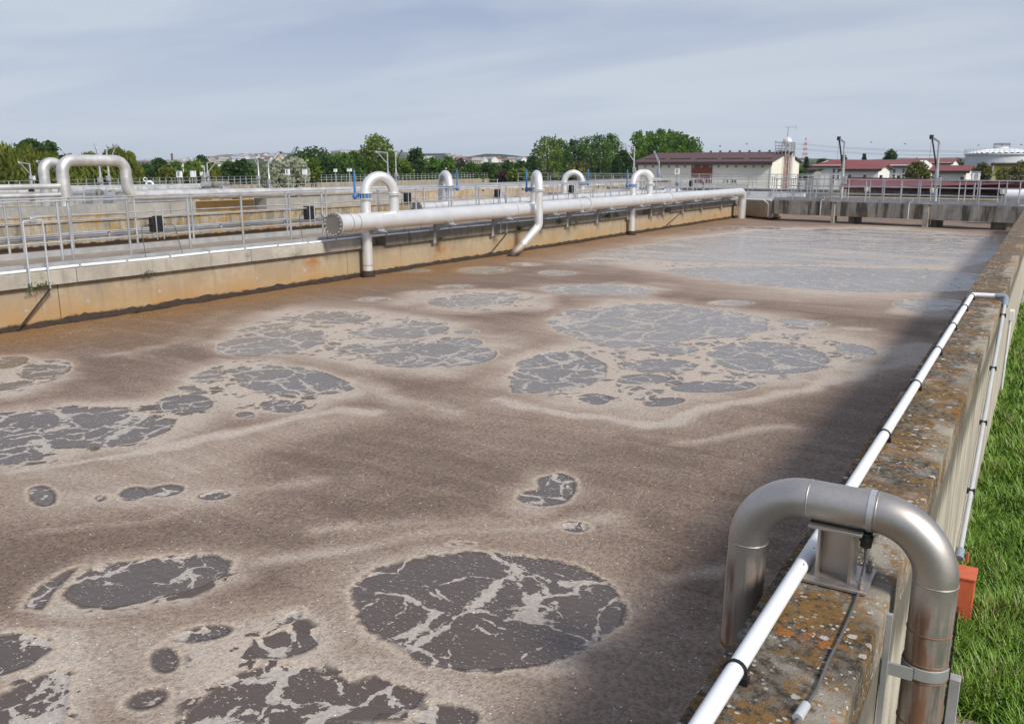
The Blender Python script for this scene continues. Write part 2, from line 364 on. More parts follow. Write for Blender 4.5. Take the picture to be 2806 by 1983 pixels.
def lichen_top():
    k = Mat('lichen covered wall top'); p = k.pos()
    a = k.noise(p, 5, 6, 0.65); b = k.noise(p, 26, 6, 0.7); f = k.noise(p, 160, 4, 0.65); q = k.noise(p, 1.6, 3)
    c = k.mix(k.ss(b, 0.36, 0.62), (0.050, 0.041, 0.031), (0.17, 0.145, 0.115))
    c = k.mix(k.ss(a, 0.52, 0.64), c, k.mix(f, (0.20, 0.18, 0.15), (0.33, 0.30, 0.26)))
    # bare pale concrete along the outer edge
    x = k.sepx(p)[0]; bare = k.math('MULTIPLY', k.ss(k.math('MULTIPLY_ADD', k.noise(p, 7, 5), 0.30, x), -0.335, -0.295), k.ss(k.noise(p, 1.1, 2), 0.42, 0.60))
    c = k.mix(k.math('MULTIPLY', bare, 0.85), c, k.mix(f, (0.33, 0.29, 0.23), (0.44, 0.40, 0.33)))
    # mustard and orange lichen crusts
    om = k.math('MULTIPLY', k.ss(k.math('MULTIPLY_ADD', q, 0.45, k.noise(k.vadd(p, (3.1, 1.7, 0)), 8, 6, 0.7)), 0.695, 0.79), k.ss(b, 0.36, 0.58))
    c = k.mix(k.math('MULTIPLY', om, 0.80), c, k.mix(k.noise(p, 11, 4), (0.15, 0.085, 0.016), (0.33, 0.155, 0.020)))
    ob = k.math('MULTIPLY', k.ss(k.noise(k.vadd(p, (9.4, 5.2, 0)), 4.5, 5, 0.7), 0.60, 0.66), k.ss(f, 0.4, 0.55))
    c = k.mix(ob, c, (0.42, 0.14, 0.02))
    # white lichen discs of two sizes and a pale crust of specks
    wv = k.vadd(p, k.vmul(k.noise(p, 45, 3, color=True), (0.022, 0.022, 0.022)))
    r1 = k.vor(wv, 15); g1 = k.ss(k.noise(p, 3.3, 3), 0.46, 0.56)
    sel = k.sepx(k.vor(wv, 15, out='Color'))[0]
    w1 = k.math('MULTIPLY', k.math('MULTIPLY', k.ss(r1, 0.30, 0.24), k.ss(sel, 0.55, 0.6)), g1)
    r2 = k.vor(wv, 42); s2 = k.sepx(k.vor(wv, 42, out='Color'))[1]
    w2 = k.math('MULTIPLY', k.math('MULTIPLY', k.ss(r2, 0.36, 0.26), k.ss(s2, 0.62, 0.66)), k.ss(k.noise(p, 6, 3), 0.42, 0.54))
    wm = k.math('MAXIMUM', w1, w2)
    c = k.mix(k.math('MULTIPLY', wm, 0.9), c, k.mix(f, (0.42, 0.42, 0.38), (0.62, 0.61, 0.57)))
    sp = k.math('MULTIPLY', k.ss(k.noise(p, 95, 3, 0.7), 0.62, 0.70), 0.7); c = k.mix(sp, c, (0.40, 0.38, 0.34))
    h = k.math('ADD', k.math('MULTIPLY', wm, 0.5), k.math('ADD', b, f))
    return k.out(c, 0.92, 0, k.bump(h, 0.9, 0.008), 0.2)
M['lichen'] = lichen_top()

def foam_water():
    k = Mat('foaming basin water'); p = k.pos()
    P2 = k.vmul(p, (1, 1, 0))
    d = k.attr('open_distance'); pale = k.attr('pale'); rust = k.attr('rust'); size = k.attr('size'); busy = k.attr('busy')
    # ragged edge of the open water
    e1 = k.noise(k.vmul(P2, (1.4, 1.0, 1)), 2.4, 5, 0.62); fr = k.noise(P2, 15, 3, 0.6)
    wob = k.math('ADD', k.math('MULTIPLY', k.math('SUBTRACT', e1, 0.5), 0.55), k.math('MULTIPLY', k.math('SUBTRACT', fr, 0.5), 0.40))
    dd = k.math('ADD', d, k.math('MULTIPLY', wob, size))
    openm = k.ss(dd, 0.026, -0.022)
    # veins of foam left between the bursting boils
    wc_ = k.noise(P2, 1.7, 4, 0.6, color=True)
    v1 = k.vor(k.vadd(P2, k.vmul(wc_, (0.42, 0.42, 0))), 1.45, 'DISTANCE_TO_EDGE'); v2 = k.vor(k.vadd(P2, k.vmul(wc_, (0.42, 0.42, 0))), 3.4, 'DISTANCE_TO_EDGE')
    lw = k.noise(P2, 2.3, 3)
    w1 = k.math('MULTIPLY_ADD', lw, 0.13, k.math('MULTIPLY_ADD', fr, 0.12, -0.098)); w1 = k.math('MULTIPLY', w1, k.math('MULTIPLY_ADD', busy, 1.1, 0.72))
    vein = k.ss(k.math('SUBTRACT', w1, v1), -0.004, 0.006)
    w2 = k.math('MULTIPLY_ADD', e1, 0.46, k.math('MULTIPLY_ADD', fr, 0.20, -0.325)); w2 = k.math('MINIMUM', w2, 0.075); w2 = k.math('MULTIPLY', w2, k.math('MULTIPLY_ADD', busy, 1.2, 0.55))
    vein2 = k.ss(k.math('SUBTRACT', w2, v2), -0.006, 0.010)
    fl = k.ss(k.math('MULTIPLY_ADD', lw, 0.16, k.noise(k.vmul(P2, (1.0, 1.6, 1)), 34, 3, 0.6)), 0.71, 0.725)
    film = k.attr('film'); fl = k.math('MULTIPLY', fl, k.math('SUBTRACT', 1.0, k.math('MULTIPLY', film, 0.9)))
    inside = k.math('MAXIMUM', k.math('MAXIMUM', vein, k.math('MULTIPLY', vein2, k.math('MULTIPLY_ADD', film, -0.25, 1.0))), fl)
    openm = k.math('MULTIPLY', openm, k.math('SUBTRACT', 1.0, inside))
    # further small cells torn open inside the fresh foam
    web = k.attr('web'); ex = k.math('MULTIPLY', k.math('MULTIPLY', k.ss(web, 0.72, 0.86), k.ss(k.math('MULTIPLY_ADD', fr, 0.12, e1), 0.585, 0.60)), k.ss(k.math('MULTIPLY_ADD', fr, 0.12, v2), 0.115, 0.135))
    openm = k.math('MAXIMUM', openm, ex)
    n1 = k.noise(k.vmul(P2, (0.42, 1.45, 1)), 1.1, 6, 0.62, 1.4)
    # drifting brown streaks across the wide thin film at the far end
    drift = k.noise(k.vmul(P2, (0.22, 0.55, 1)), 0.9, 6, 0.66, 2.4); openm = k.math('MULTIPLY', openm, k.math('SUBTRACT', 1.0, k.math('MULTIPLY', k.math('MULTIPLY', k.ss(film, 0.75, 0.88), k.ss(drift, 0.48, 0.66)), 0.75)))
    # foam colour: cream where fresh, brown where old and thick
    n2 = k.noise(P2, 9, 5, 0.65); n3 = k.noise(P2, 60, 4, 0.7)
    pf = k.math('ADD', pale, k.math('MULTIPLY', k.math('SUBTRACT', n1, 0.45), 0.85)); pf = k.math('ADD', pf, k.math('MULTIPLY', k.math('SUBTRACT', n2, 0.5), 0.35), clamp=False)
    c = k.mix(k.ss(pf, -0.12, 0.44), (0.184, 0.129, 0.096), (0.325, 0.246, 0.192))
    c = k.mix(k.ss(pf, 0.34, 0.85), c, (0.455, 0.385, 0.322))
    c = k.mix(k.math('MULTIPLY', inside, k.ss(dd, 0.0, -0.02)), c, (0.40, 0.355, 0.315))
    rim = k.math('MULTIPLY', k.ss(dd, 0.0, 0.01), k.ss(dd, 0.06, 0.015)); c = k.mix(k.math('MULTIPLY', rim, 0.8), c, (0.50, 0.41, 0.32))
    c = k.mix(k.math('MULTIPLY', rust, 0.85), c, k.mix(n2, (0.20, 0.098, 0.030), (0.33, 0.185, 0.070)))
    lump = k.noise(P2, 26, 3, 0.65); grain = k.math('MULTIPLY_ADD', k.ss(k.math('ADD', k.math('MULTIPLY', n3, 0.5), k.math('MULTIPLY', lump, 0.5)), 0.36, 0.60), 0.70, 0.58); gc = k.n('ShaderNodeCombineColor'); [k.set(gc.inputs[i], grain) for i in range(3)]  # darkens wet pits and paints the shade between lumps into the colour
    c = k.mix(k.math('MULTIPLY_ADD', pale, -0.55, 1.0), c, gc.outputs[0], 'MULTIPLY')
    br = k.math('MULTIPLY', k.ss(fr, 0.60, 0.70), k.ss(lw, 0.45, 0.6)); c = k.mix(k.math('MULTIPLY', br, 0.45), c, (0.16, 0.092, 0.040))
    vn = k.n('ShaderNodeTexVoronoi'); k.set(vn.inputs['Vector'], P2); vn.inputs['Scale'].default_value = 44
    spark = k.math('MULTIPLY', k.ss(vn.outputs['Distance'], 0.26, 0.15), k.ss(k.sepx(vn.outputs['Color'])[0], 0.952, 0.958)); c = k.mix(spark, c, (0.95, 0.95, 0.93))  # glints on bubbles, painted as white specks in the colour
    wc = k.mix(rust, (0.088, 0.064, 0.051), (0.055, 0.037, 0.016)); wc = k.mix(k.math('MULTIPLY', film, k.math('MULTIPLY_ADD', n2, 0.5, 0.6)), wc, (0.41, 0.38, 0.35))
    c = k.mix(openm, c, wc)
    rough = k.math('MULTIPLY_ADD', openm, -0.60, 0.74); rough = k.math('MULTIPLY_ADD', spark, -0.5, rough)
    # relief: lumpy old foam, smoother fresh foam, faint ripples on the open water (one bump node, cheap mask)
    foam_h = k.math('MULTIPLY', k.math('MULTIPLY_ADD', pale, -0.6, 1.0), k.math('ADD', n3, k.math('MULTIPLY', lump, 1.4)))
    calm = k.ss(d, 0.0, -0.03)
    h = k.math('ADD', k.math('MULTIPLY', foam_h, k.math('SUBTRACT', 1.0, calm)), k.math('MULTIPLY', k.math('MULTIPLY', k.noise(k.vmul(P2, (1.0, 1.7, 1)), 13, 3, 0.6), 0.35), calm))
    return k.out(c, rough, 0, k.bump(h, 0.9, 0.022), k.math('MULTIPLY_ADD', openm, 0.25, 0.30))
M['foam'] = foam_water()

def grass_ground():
    k = Mat('meadow ground'); p = k.pos(); a = k.noise(p, 0.6, 6, 0.65); b = k.noise(p, 9, 4)
    c = k.mix(k.ss(a, 0.35, 0.65), (0.045, 0.060, 0.022), (0.085, 0.095, 0.040)); c = k.mix(k.math('MULTIPLY', k.ss(b, 0.5, 0.8), 0.5), c, (0.09, 0.07, 0.035))
    return k.out(c, 0.9, 0, k.bump(b, 0.5, 0.03), 0.1)
M['ground'] = grass_ground()
def grass_blade():
    k = Mat('grass blade'); r = k.attr('tint')
    c = k.mix(k.ss(r, 0.0, 0.55), (0.060, 0.140, 0.012), (0.160, 0.285, 0.030)); c = k.mix(k.ss(r, 0.80, 0.88), c, (0.26, 0.24, 0.10))
    m = k.out(c, 0.45, 0, None, 0.35)
    k.set(k.b.inputs['Transmission Weight'], 0.0); return m
M['blade'] = grass_blade()

# ================================================================== ground
g = MB(); N_ = 40; ext = 14000
xs = [-ext + 2*ext*i/N_ for i in range(N_+1)]
g.add([(x, y, -1.42) for y in xs for x in xs], [(j*(N_+1)+i, j*(N_+1)+i+1, (j+1)*(N_+1)+i+1, (j+1)*(N_+1)+i) for j in range(N_) for i in range(N_)])
structure(g.build('ground', M['ground'], smooth=False))

# ================================================================== main basin water with floating foam
XL, XR = -14.0, -0.77
def water_sheet():
    ys = [1.2]
    while ys[-1] < 70.0: ys.append(ys[-1] + 0.0115*ys[-1] + 0.004)
    ys = np.array(ys); xs = np.linspace(XL-0.03, XR+0.03, 470)
    X, Y = np.meshgrid(xs, ys); P = np.stack([X.ravel(), Y.ravel()], 1)
    def vnoise(Q, sc, seed):
        r = np.random.default_rng(seed).random((64, 64)); q = Q*sc+1000.0; i = np.floor(q).astype(int); f = q-i; f = f*f*(3-2*f); g = lambda a, b: r[(i[:, 0]+a) % 64, (i[:, 1]+b) % 64]
        return (g(0,0)*(1-f[:,0])+g(1,0)*f[:,0])*(1-f[:,1])+(g(0,1)*(1-f[:,0])+g(1,1)*f[:,0])*f[:,1]-0.5
    def fbm(Q, sc, seed, o=4): return sum(vnoise(Q, sc*2**i, seed+i)/2**i for i in range(o))
    polys = []   # (photo outline, busy, film)
    def el(cx, cy, rx, ry, rot=0.0, busy=0.5):
        a = math.radians(rot); pts = []
        for i in range(14):
            t = 2*math.pi*i/14; u, v = rx*math.cos(t), ry*math.sin(t); pts.append((cx+u*math.cos(a)-v*math.sin(a), cy+u*math.sin(a)+v*math.cos(a)))
        polys.append((pts, busy, flm(cy)))
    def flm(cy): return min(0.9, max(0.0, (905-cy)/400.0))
    def pg(*pts, busy=0.4): polys.append((pts, busy, flm(sum(q[1] for q in pts)/len(pts))))
    pg((783,1320),(850,1270),(960,1248),(1060,1233),(1130,1240),(1200,1245),(1300,1265),(1380,1310),(1405,1360),(1390,1400),(1300,1460),(1200,1490),(1060,1503),(960,1490),(880,1450),(830,1415),(800,1370), busy=0.12)
    pg((140,1330),(180,1285),(260,1258),(390,1242),(480,1240),(517,1255),(510,1285),(450,1315),(330,1345),(250,1362),(190,1360),(150,1345), busy=0.15)
    pg((52,1362),(80,1318),(150,1275),(182,1266),(132,1312),(96,1366), busy=0.4)
    pg((-40,1425),(50,1415),(110,1430),(118,1450),(60,1490),(0,1510),(-40,1515), busy=0.5)
    pg((-40,1570),(60,1520),(120,1495),(160,1500),(155,1560),(140,1640),(-40,1660), busy=0.4)
    pg((360,1650),(440,1570),(500,1520),(580,1490),(680,1490),(760,1510),(790,1530),(830,1510),(900,1535),(955,1550),(940,1580),(900,1600),(850,1600),(820,1660), busy=0.6)
    el(330,1562,48,22,-15,0.2); el(370,1475,33,30,0,0.8); el(452,1418,72,17,-8,0.6); el(640,1442,82,30,-10,0.8); el(655,1381,28,14,-20,0.8)
    el(1000,1605,78,30,0,0.2)
    pg((1160,1115),(1175,1100),(1210,1095),(1205,1070),(1260,1058),(1290,1075),(1292,1100),(1270,1125),(1220,1133),(1175,1128), busy=0.2)
    el(1290,1177,33,11,5,0.9); el(1035,1220,28,4,0,0.7)
    el(300,1107,34,15,-10,0.6); el(370,1100,44,13,-8,0.6); el(480,1108,38,9,-5,0.7); el(225,1118,14,7); el(95,1110,33,24,20,1.0)
    pg((-40,930),(60,922),(150,908),(280,912),(330,930),(395,940),(380,965),(330,985),(250,1000),(130,1000),(80,1030),(-40,1045), busy=0.75)
    el(412,905,68,21,-3,0.25); el(465,842,44,13,-15,0.7); el(432,874,34,7,10,0.7)
    pg((510,825),(600,818),(700,825),(780,855),(795,870),(740,880),(600,880),(540,865), busy=0.7)
    el(635,908,54,15,3,0.4); el(550,928,22,8,0,0.3)
    el(610,768,128,26,-6,0.75); el(745,712,88,14,0,0.5); el(600,733,70,8,-6,0.9); el(900,740,108,19,-3,0.6); el(850,776,95,13,-4,0.7)
    el(950,795,120,28,-3,0.5); el(1035,768,48,12,0,0.4); el(1062,800,55,18,-10,0.6); el(1045,743,28,5)
    el(100,828,62,20,-8,0.6); el(15,812,50,13,-8,0.6); el(30,862,50,9,-10,0.8)
    el(1060,672,105,14,-3,0.5); el(840,671,34,5,0,0.7); el(1020,642,38,5,0,0.6); el(1085,605,58,8,0,1.0); el(1180,592,34,4,0,0.4); el(925,607,44,4,0,0.8)
    pg((1225,715),(1280,695),(1400,682),(1520,680),(1620,695),(1720,715),(1720,740),(1640,755),(1560,760),(1450,775),(1380,780),(1300,760),(1240,740), busy=0.85)
    pg((1140,840),(1160,810),(1230,785),(1300,785),(1360,815),(1360,850),(1290,865),(1210,880),(1150,880), busy=0.75)
    el(1722,800,138,36,3,0.4); el(1510,780,58,13); el(1480,820,84,16,0,0.5); el(1440,850,64,11,0,0.4); el(1330,893,40,13,0,0.7); el(1600,865,98,14,-3,0.6)
    el(1490,900,48,9,-5,0.8); el(1920,785,48,14,10,0.7); el(1800,722,60,7,4,0.6); el(1340,650,130,12,2,0.6); el(1640,678,50,6,0,0.8); el(1250,612,40,5)
    pg((1470,605),(1560,598),(1700,595),(2000,600),(2205,612),(2185,652),(1950,655),(1700,640),(1560,620), busy=0.2)
    pg((1290,572),(1500,540),(1700,516),(1950,512),(2230,528),(2245,575),(2170,597),(1900,593),(1600,590), busy=0.25)
    el(2090,682,85,15,0,0.7); el(1430,575,60,6,0,0.6); el(1330,585,60,5,0,0.7)
    for cx, cy, rx, ry in ((1700, 511, 55, 2.2), (1760, 508, 30, 1.5), (1850, 514, 22, 2), (1960, 520, 28, 1.2), (1640, 512, 25, 2), (1590, 516, 22, 1.6)): el(cx, cy, rx, ry, 2, 0.8); polys[-1] = (*polys[-1][:2], 0.0)
    best = np.full(len(P), 9.0); size = np.full(len(P), 0.3); pale = np.zeros(len(P)); busy = np.full(len(P), 0.5); film = np.zeros(len(P)); web = np.zeros(len(P))
    def sdf(W, Q):
        dist = np.full(len(Q), 1e9); ins = np.zeros(len(Q), bool)
        for i in range(len(W)):
            a, b = W[i], W[(i+1) % len(W)]; ab = b-a; t = np.clip(((Q-a)@ab)/(ab@ab), 0, 1)
            dist = np.minimum(dist, np.hypot(*(Q-a-t[:,None]*ab).T))
            c = ((a[1] > Q[:,1]) != (b[1] > Q[:,1])); xi = a[0]+(Q[:,1]-a[1])/(b[1]-a[1]+1e-12)*ab[0]; ins ^= c & (Q[:,0] < xi)
        return np.where(ins, -dist, dist)
    def area(W): return math.sqrt(abs(0.5*np.sum(W[:,0]*np.roll(W[:,1],-1)-W[:,1]*np.roll(W[:,0],-1))))
    for pts, bz, fm in polys:
        W = np.array([atz(DD(*q), 0.0)[:2] for q in pts]); sz = area(W); lo, hi = W.min(0)-sz*3.0, W.max(0)+sz*3.0
        m = np.where((P[:,0]>lo[0])&(P[:,0]<hi[0])&(P[:,1]>lo[1])&(P[:,1]<hi[1]))[0]; sd = sdf(W, P[m])
        up = sd < best[m]; mm = m[up]; best[mm] = sd[up]; size[mm] = min(max(0.22*sz, 0.05), 0.75); busy[mm] = bz; film[mm] = fm
        pale[m] = np.maximum(pale[m], 0.5*np.exp(-np.maximum(sd, 0)/(0.12*sz+0.05)))
    # fresh cream foam around each cluster of boils; the outline is pulled into wisps
    wx = fbm(P, 0.45, 3)*1.3+fbm(P, 2.2, 9)*0.25; wy = fbm(P, 0.40, 21)*1.3+fbm(P, 2.0, 31)*0.25; near = np.clip(P[:,1]/9.0, 0.35, 1.6); PWP = P+np.stack([wx, wy], 1)*near[:,None]*0.55
    for st, pts in ((0.5, [(-80,1390),(600,1330),(760,1240),(1050,1190),(1450,1210),(1520,1380),(1330,1560),(1150,1750),(-80,1750)]), (0.5, [(-80,1040),(400,990),(800,915),(920,930),(560,1010),(540,1110),(200,1165),(-80,1175)]), (0.4, [(700,1180),(1000,1140),(1350,1130),(1480,1180),(1300,1230),(900,1230)]),
                    (0.9, [(740,1330),(800,1260),(950,1225),(1100,1210),(1300,1240),(1430,1320),(1440,1390),(1330,1480),(1150,1530),(950,1530),(800,1470),(740,1400)]),
                    (0.85, [(30,1380),(60,1300),(170,1245),(400,1225),(530,1235),(540,1290),(400,1350),(230,1385),(100,1390)]), (0.88, [(-60,1400),(150,1400),(190,1480),(180,1700),(-60,1700)]),
                    (0.88, [(300,1700),(320,1500),(340,1430),(450,1390),(650,1350),(740,1420),(740,1490),(950,1520),(1100,1590),(1150,1700)]), (0.6, [(1130,1125),(1150,1090),(1250,1040),(1310,1065),(1310,1120),(1250,1150),(1160,1145)]),
                    (0.6, [(40,1100),(250,1080),(420,1070),(540,1095),(530,1130),(250,1150),(60,1150)]), (0.9, [(-60,915),(150,895),(330,890),(430,870),(480,890),(480,930),(420,960),(330,1010),(150,1030),(80,1060),(-60,1070)]),
                    (0.9, [(400,850),(470,815),(650,805),(800,850),(830,880),(740,900),(720,930),(600,940),(480,930),(420,900)]), (0.95, [(440,770),(560,715),(700,690),(840,695),(1000,715),(1110,760),(1140,810),(1060,835),(900,830),(700,810),(560,800)]),
                    (0.95, [(1110,850),(1150,795),(1230,760),(1200,715),(1280,685),(1450,670),(1640,685),(1760,715),(1900,750),(2000,780),(1900,820),(1700,860),(1600,890),(1500,920),(1350,925),(1180,900)]),
                    (0.8, [(890,660),(1060,648),(1190,665),(1170,690),(1000,700),(900,685)]), (0.8, [(1200,650),(1350,632),(1500,648),(1490,665),(1300,670)]), (1.0, [(1260,580),(1480,535),(1700,510),(2000,508),(2240,530),(2240,600),(2180,665),(1950,670),(1700,650),(1450,615)]),
                    (0.7, [(1980,690),(2080,660),(2170,665),(2150,705),(2050,710)]), (0.8, [(-60,800),(80,795),(180,815),(170,850),(50,885),(-60,890)])):
        W = np.array([atz(DD(*q), 0.0)[:2] for q in pts]); sz = area(W); lo, hi = W.min(0)-sz, W.max(0)+sz
        m = np.where((P[:,0]>lo[0])&(P[:,0]<hi[0])&(P[:,1]>lo[1])&(P[:,1]<hi[1]))[0]; sd = sdf(W, PWP[m]); v = st/(1+np.exp(np.clip(sd/(0.05*sz+0.02), -30, 30)))
        pale[m] = np.maximum(pale[m], v); web[m] = np.maximum(web[m], v/st*min(1.0, st+0.12)); film[m] = np.where(best[m] > 0.05, np.maximum(film[m], 0.9*(v > 0.5)*min(1.0, max(0.0, (900-sum(q[1] for q in pts)/len(pts))/330.0))), film[m])
    # pale drifts of thin foam between the open patches
    for pts, wd, st in (([(0,1060),(300,1010),(560,960),(760,920),(860,930)],14,0.8), ([(60,1190),(300,1170),(520,1100),(700,1080)],10,0.4), ([(700,1180),(900,1170),(1200,1150)],12,0.5),
                        ([(560,1250),(800,1225),(1000,1185),(1200,1170),(1420,1150)],22,0.6), ([(160,1460),(230,1560),(300,1640)],60,0.55), ([(700,1500),(900,1510),(1250,1520),(1330,1480)],30,0.6),
                        ([(1150,900),(1300,935),(1500,930),(1700,880),(1850,830),(2050,775),(2130,745)],9,0.8), ([(800,850),(950,900),(1050,930)],16,0.5), ([(1560,970),(1750,945)],6,0.5),
                        ([(1760,735),(1880,735)],6,0.7), ([(1900,780),(2080,770)],7,0.8), ([(1540,1290),(1700,1270)],12,0.5), ([(550,700),(400,760),(250,800)],12,0.35), ([(1100,650),(1500,640)],7,0.4)):
        W = np.array([atz(DD(*q), 0.0)[:2] for q in pts])
        for i in range(len(W)-1):
            a, b = W[i], W[i+1]; wa = abs(atz(DD(pts[i][0], pts[i][1]-wd), 0)[1]-a[1])*0.8+0.04; wb_ = abs(atz(DD(pts[i+1][0], pts[i+1][1]-wd), 0)[1]-b[1])*0.8+0.04
            ab = b-a; t = np.clip(((PWP-a)@ab)/(ab@ab), 0, 1); dist = np.hypot(*(PWP-a-t[:,None]*ab).T); ww = wa+(wb_-wa)*t
            pale = np.maximum(pale, st*np.exp(-(dist/ww)**2))
    rust = np.clip(1.15-(P[:,0]-XL+wx*0.8)/2.6, 0, 1)**1.1 * np.clip(1.25-P[:,1]/60, 0.3, 1)
    z = 0.008/(1+np.exp(-best/np.maximum(0.02, size*0.12))) + 0.012*np.sin(P[:,0]*2.1+np.sin(P[:,1]*1.3)*1.2)*np.sin(P[:,1]*1.1)
    z += (fbm(P, 5.0, 41, 3)*0.030)*np.clip(best/0.5, 0, 1)*(1-0.6*pale)*np.clip(9/P[:,1], 0.15, 1)
    z -= 0.012
    pale = np.clip(pale+fbm(P*np.array([0.5, 1.0]), 0.7, 55, 5)*0.22*np.clip(1.2-pale, 0, 1), 0, 1)
    nx = len(xs); ny = len(ys); idx = np.arange(nx*ny).reshape(ny, nx)
    F = np.stack([idx[:-1,:-1], idx[:-1,1:], idx[1:,1:], idx[1:,:-1]], -1).reshape(-1, 4)
    me = bpy.data.meshes.new('water'); me.vertices.add(len(P)); me.vertices.foreach_set('co', np.column_stack([P, z]).astype(np.float32).ravel())
    me.loops.add(F.size); me.loops.foreach_set('vertex_index', F.ravel().astype(np.int32))
    me.polygons.add(len(F)); me.polygons.foreach_set('loop_start', np.arange(0, F.size, 4, dtype=np.int32)); me.polygons.foreach_set('loop_total', np.full(len(F), 4, np.int32))
    me.update(calc_edges=True); me.shade_smooth()
    for nme, a in (('open_distance', best), ('pale', pale), ('rust', rust), ('size', size), ('busy', busy), ('film', film), ('web', web)):
        at = me.attributes.new(nme, 'FLOAT', 'POINT'); at.data.foreach_set('value', a.astype(np.float32))
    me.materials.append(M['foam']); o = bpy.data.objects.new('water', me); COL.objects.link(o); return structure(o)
water_sheet()

# ================================================================== right-hand basin wall
RW = thing('basin_wall', (-0.56, 20, -1.42), 'long concrete basin wall topped with orange and white lichen, beside the grass', 'wall')
b = MB()
segs = [(1.0, 5.62), (5.62, 9.9), (9.9, 17.5), (17.5, 28.0), (28.0, 41.0)]
for a, c in segs:
    cp = MB(); n = max(4, int((c-a)/0.12)); vs = []; prof = [(-0.775, 0.74), (-0.775, 0.942), (-0.768, 0.951), (-0.60, 0.953), (-0.40, 0.953), (-0.353, 0.951), (-0.347, 0.943), (-0.347, 0.74)]
    for j in range(n+1):
        y = a+0.004+(c-a-0.008)*j/n
        for q, (x, z) in enumerate(prof):
            jx = 0.0035*math.sin(y*31+q)*math.sin(y*13.7+2*q) if q in (1, 2, 5, 6) else 0.0
            vs.append((x+jx, y, z+jx*0.7))
    m_ = len(prof); fs = [(j*m_+q, j*m_+q+1, (j+1)*m_+q+1, (j+1)*m_+q) for j in range(n) for q in range(m_-1)]
    fs += [tuple(range(m_))[::-1], tuple(n*m_+q for q in range(m_))]
    cp.add(vs, fs).build('coping', M['lichen'], RW, fix=True)
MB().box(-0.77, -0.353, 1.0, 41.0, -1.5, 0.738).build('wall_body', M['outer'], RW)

# white plastic pipe strapped along the wall top, crossing over and running down the outer face
WP = thing('conduit_pipe', (-0.685, 6, 0.953), 'white plastic pipe clipped along the lichened wall top, crossing over to the grass side', 'pipe')
MB().tube(fillet([(-0.69, 0.9, 0.994), (-0.685, 6.9, 0.994), (-0.69, 12.36, 0.994), (-0.42, 12.36, 1.0)], 0.045, 6), 0.0298, 16).build('long_tube', M['pvc'], WP)
MB().tube(fillet([(-0.43, 12.36, 1.0), (-0.312, 12.36, 1.0), (-0.312, 12.20, 0.90)], 0.05, 6), 0.036, 16).build('elbow', M['pvc_elbow'], WP)
MB().tube([(-0.312, 12.22, 0.92), (-0.316, 8.30, -0.86)], 0.0225, 14).build('lower_tube', M['pvc_grey'], WP)
MB().cyl((-0.316, 8.36, -0.83), (-0.316, 8.26, -0.88), 0.038, 14).build('coupling', M['pvc_elbow'], WP)
for y in (2.5, 3.98, 5.44, 6.9, 8.35, 9.76, 11.16, 12.2):
    c = MB(); c.tube(arc((-0.687, y, 0.994), (0.034, 0, 0), (0, 0, 0.034), -2.6, 2.6+1.1, 16), 0.006, 6); c.cbox((-0.655, y, 0.965), (0.022, 0.03, 0.03))
    c.build('clip', M['black'], WP)
for t in (0.06, 0.32, 0.55, 0.8):
    q = Vector((-0.312, 12.22, 0.92)).lerp(Vector((-0.316, 8.30, -0.86)), t); MB().cbox(q, (0.07, 0.055, 0.045)).build('clip', M['black'], WP)

# orange box and small things by the foot of the wall
OB = thing('junction_box', (-0.23, 8.05, -1.40), 'small orange painted metal box at the foot of the basin wall by the grass', 'box')
MB().box(-0.345, -0.158, 7.93, 8.19, -1.42, -0.925).build('body', M['orange_box'], OB, bevel=0.006)
MB().box(-0.352, -0.152, 7.92, 8.20, -0.925, -0.905).build('lid', M['orange_box'], OB, bevel=0.004)
MB().cyl((-0.25, 8.3, -0.92), (-0.25, 8.3, -0.82), 0.012, 8).build('pin', M['orange_box'], OB)
FB = MB(); FB.box(-0.138, -0.090, 4.19, 4.205, -1.42, 0.215); FB.box(-0.138, -0.090, 4.205, 4.25, 0.203, 0.215)
tag(FB.build('flat_bar_post', M['galv_matt'], None, bevel=0.003), 'upright flat galvanised bar beside the rusty pipe leg', 'post')
SB = thing('switch_box', (-0.3, 17.25, 0.0), 'tiny white box with a thin white pipe on the outer wall face', 'box')
MB().box(-0.352, -0.28, 17.15, 17.4, -0.03, 0.14).build('housing', M['white'], SB, bevel=0.005); MB().cyl((-0.325, 17.28, -0.03), (-0.325, 17.28, -1.42), 0.02, 8).build('tube', M['white'], SB)
structure(MB().box(-0.34, 9.0, 28.9, 36.0, -1.46, -1.40).build('path', M['deck_grey']))
structure(MB().box(-0.34, 0.12, 3.0, 6.55, -1.46, -1.405).build('slab', M['deck']))

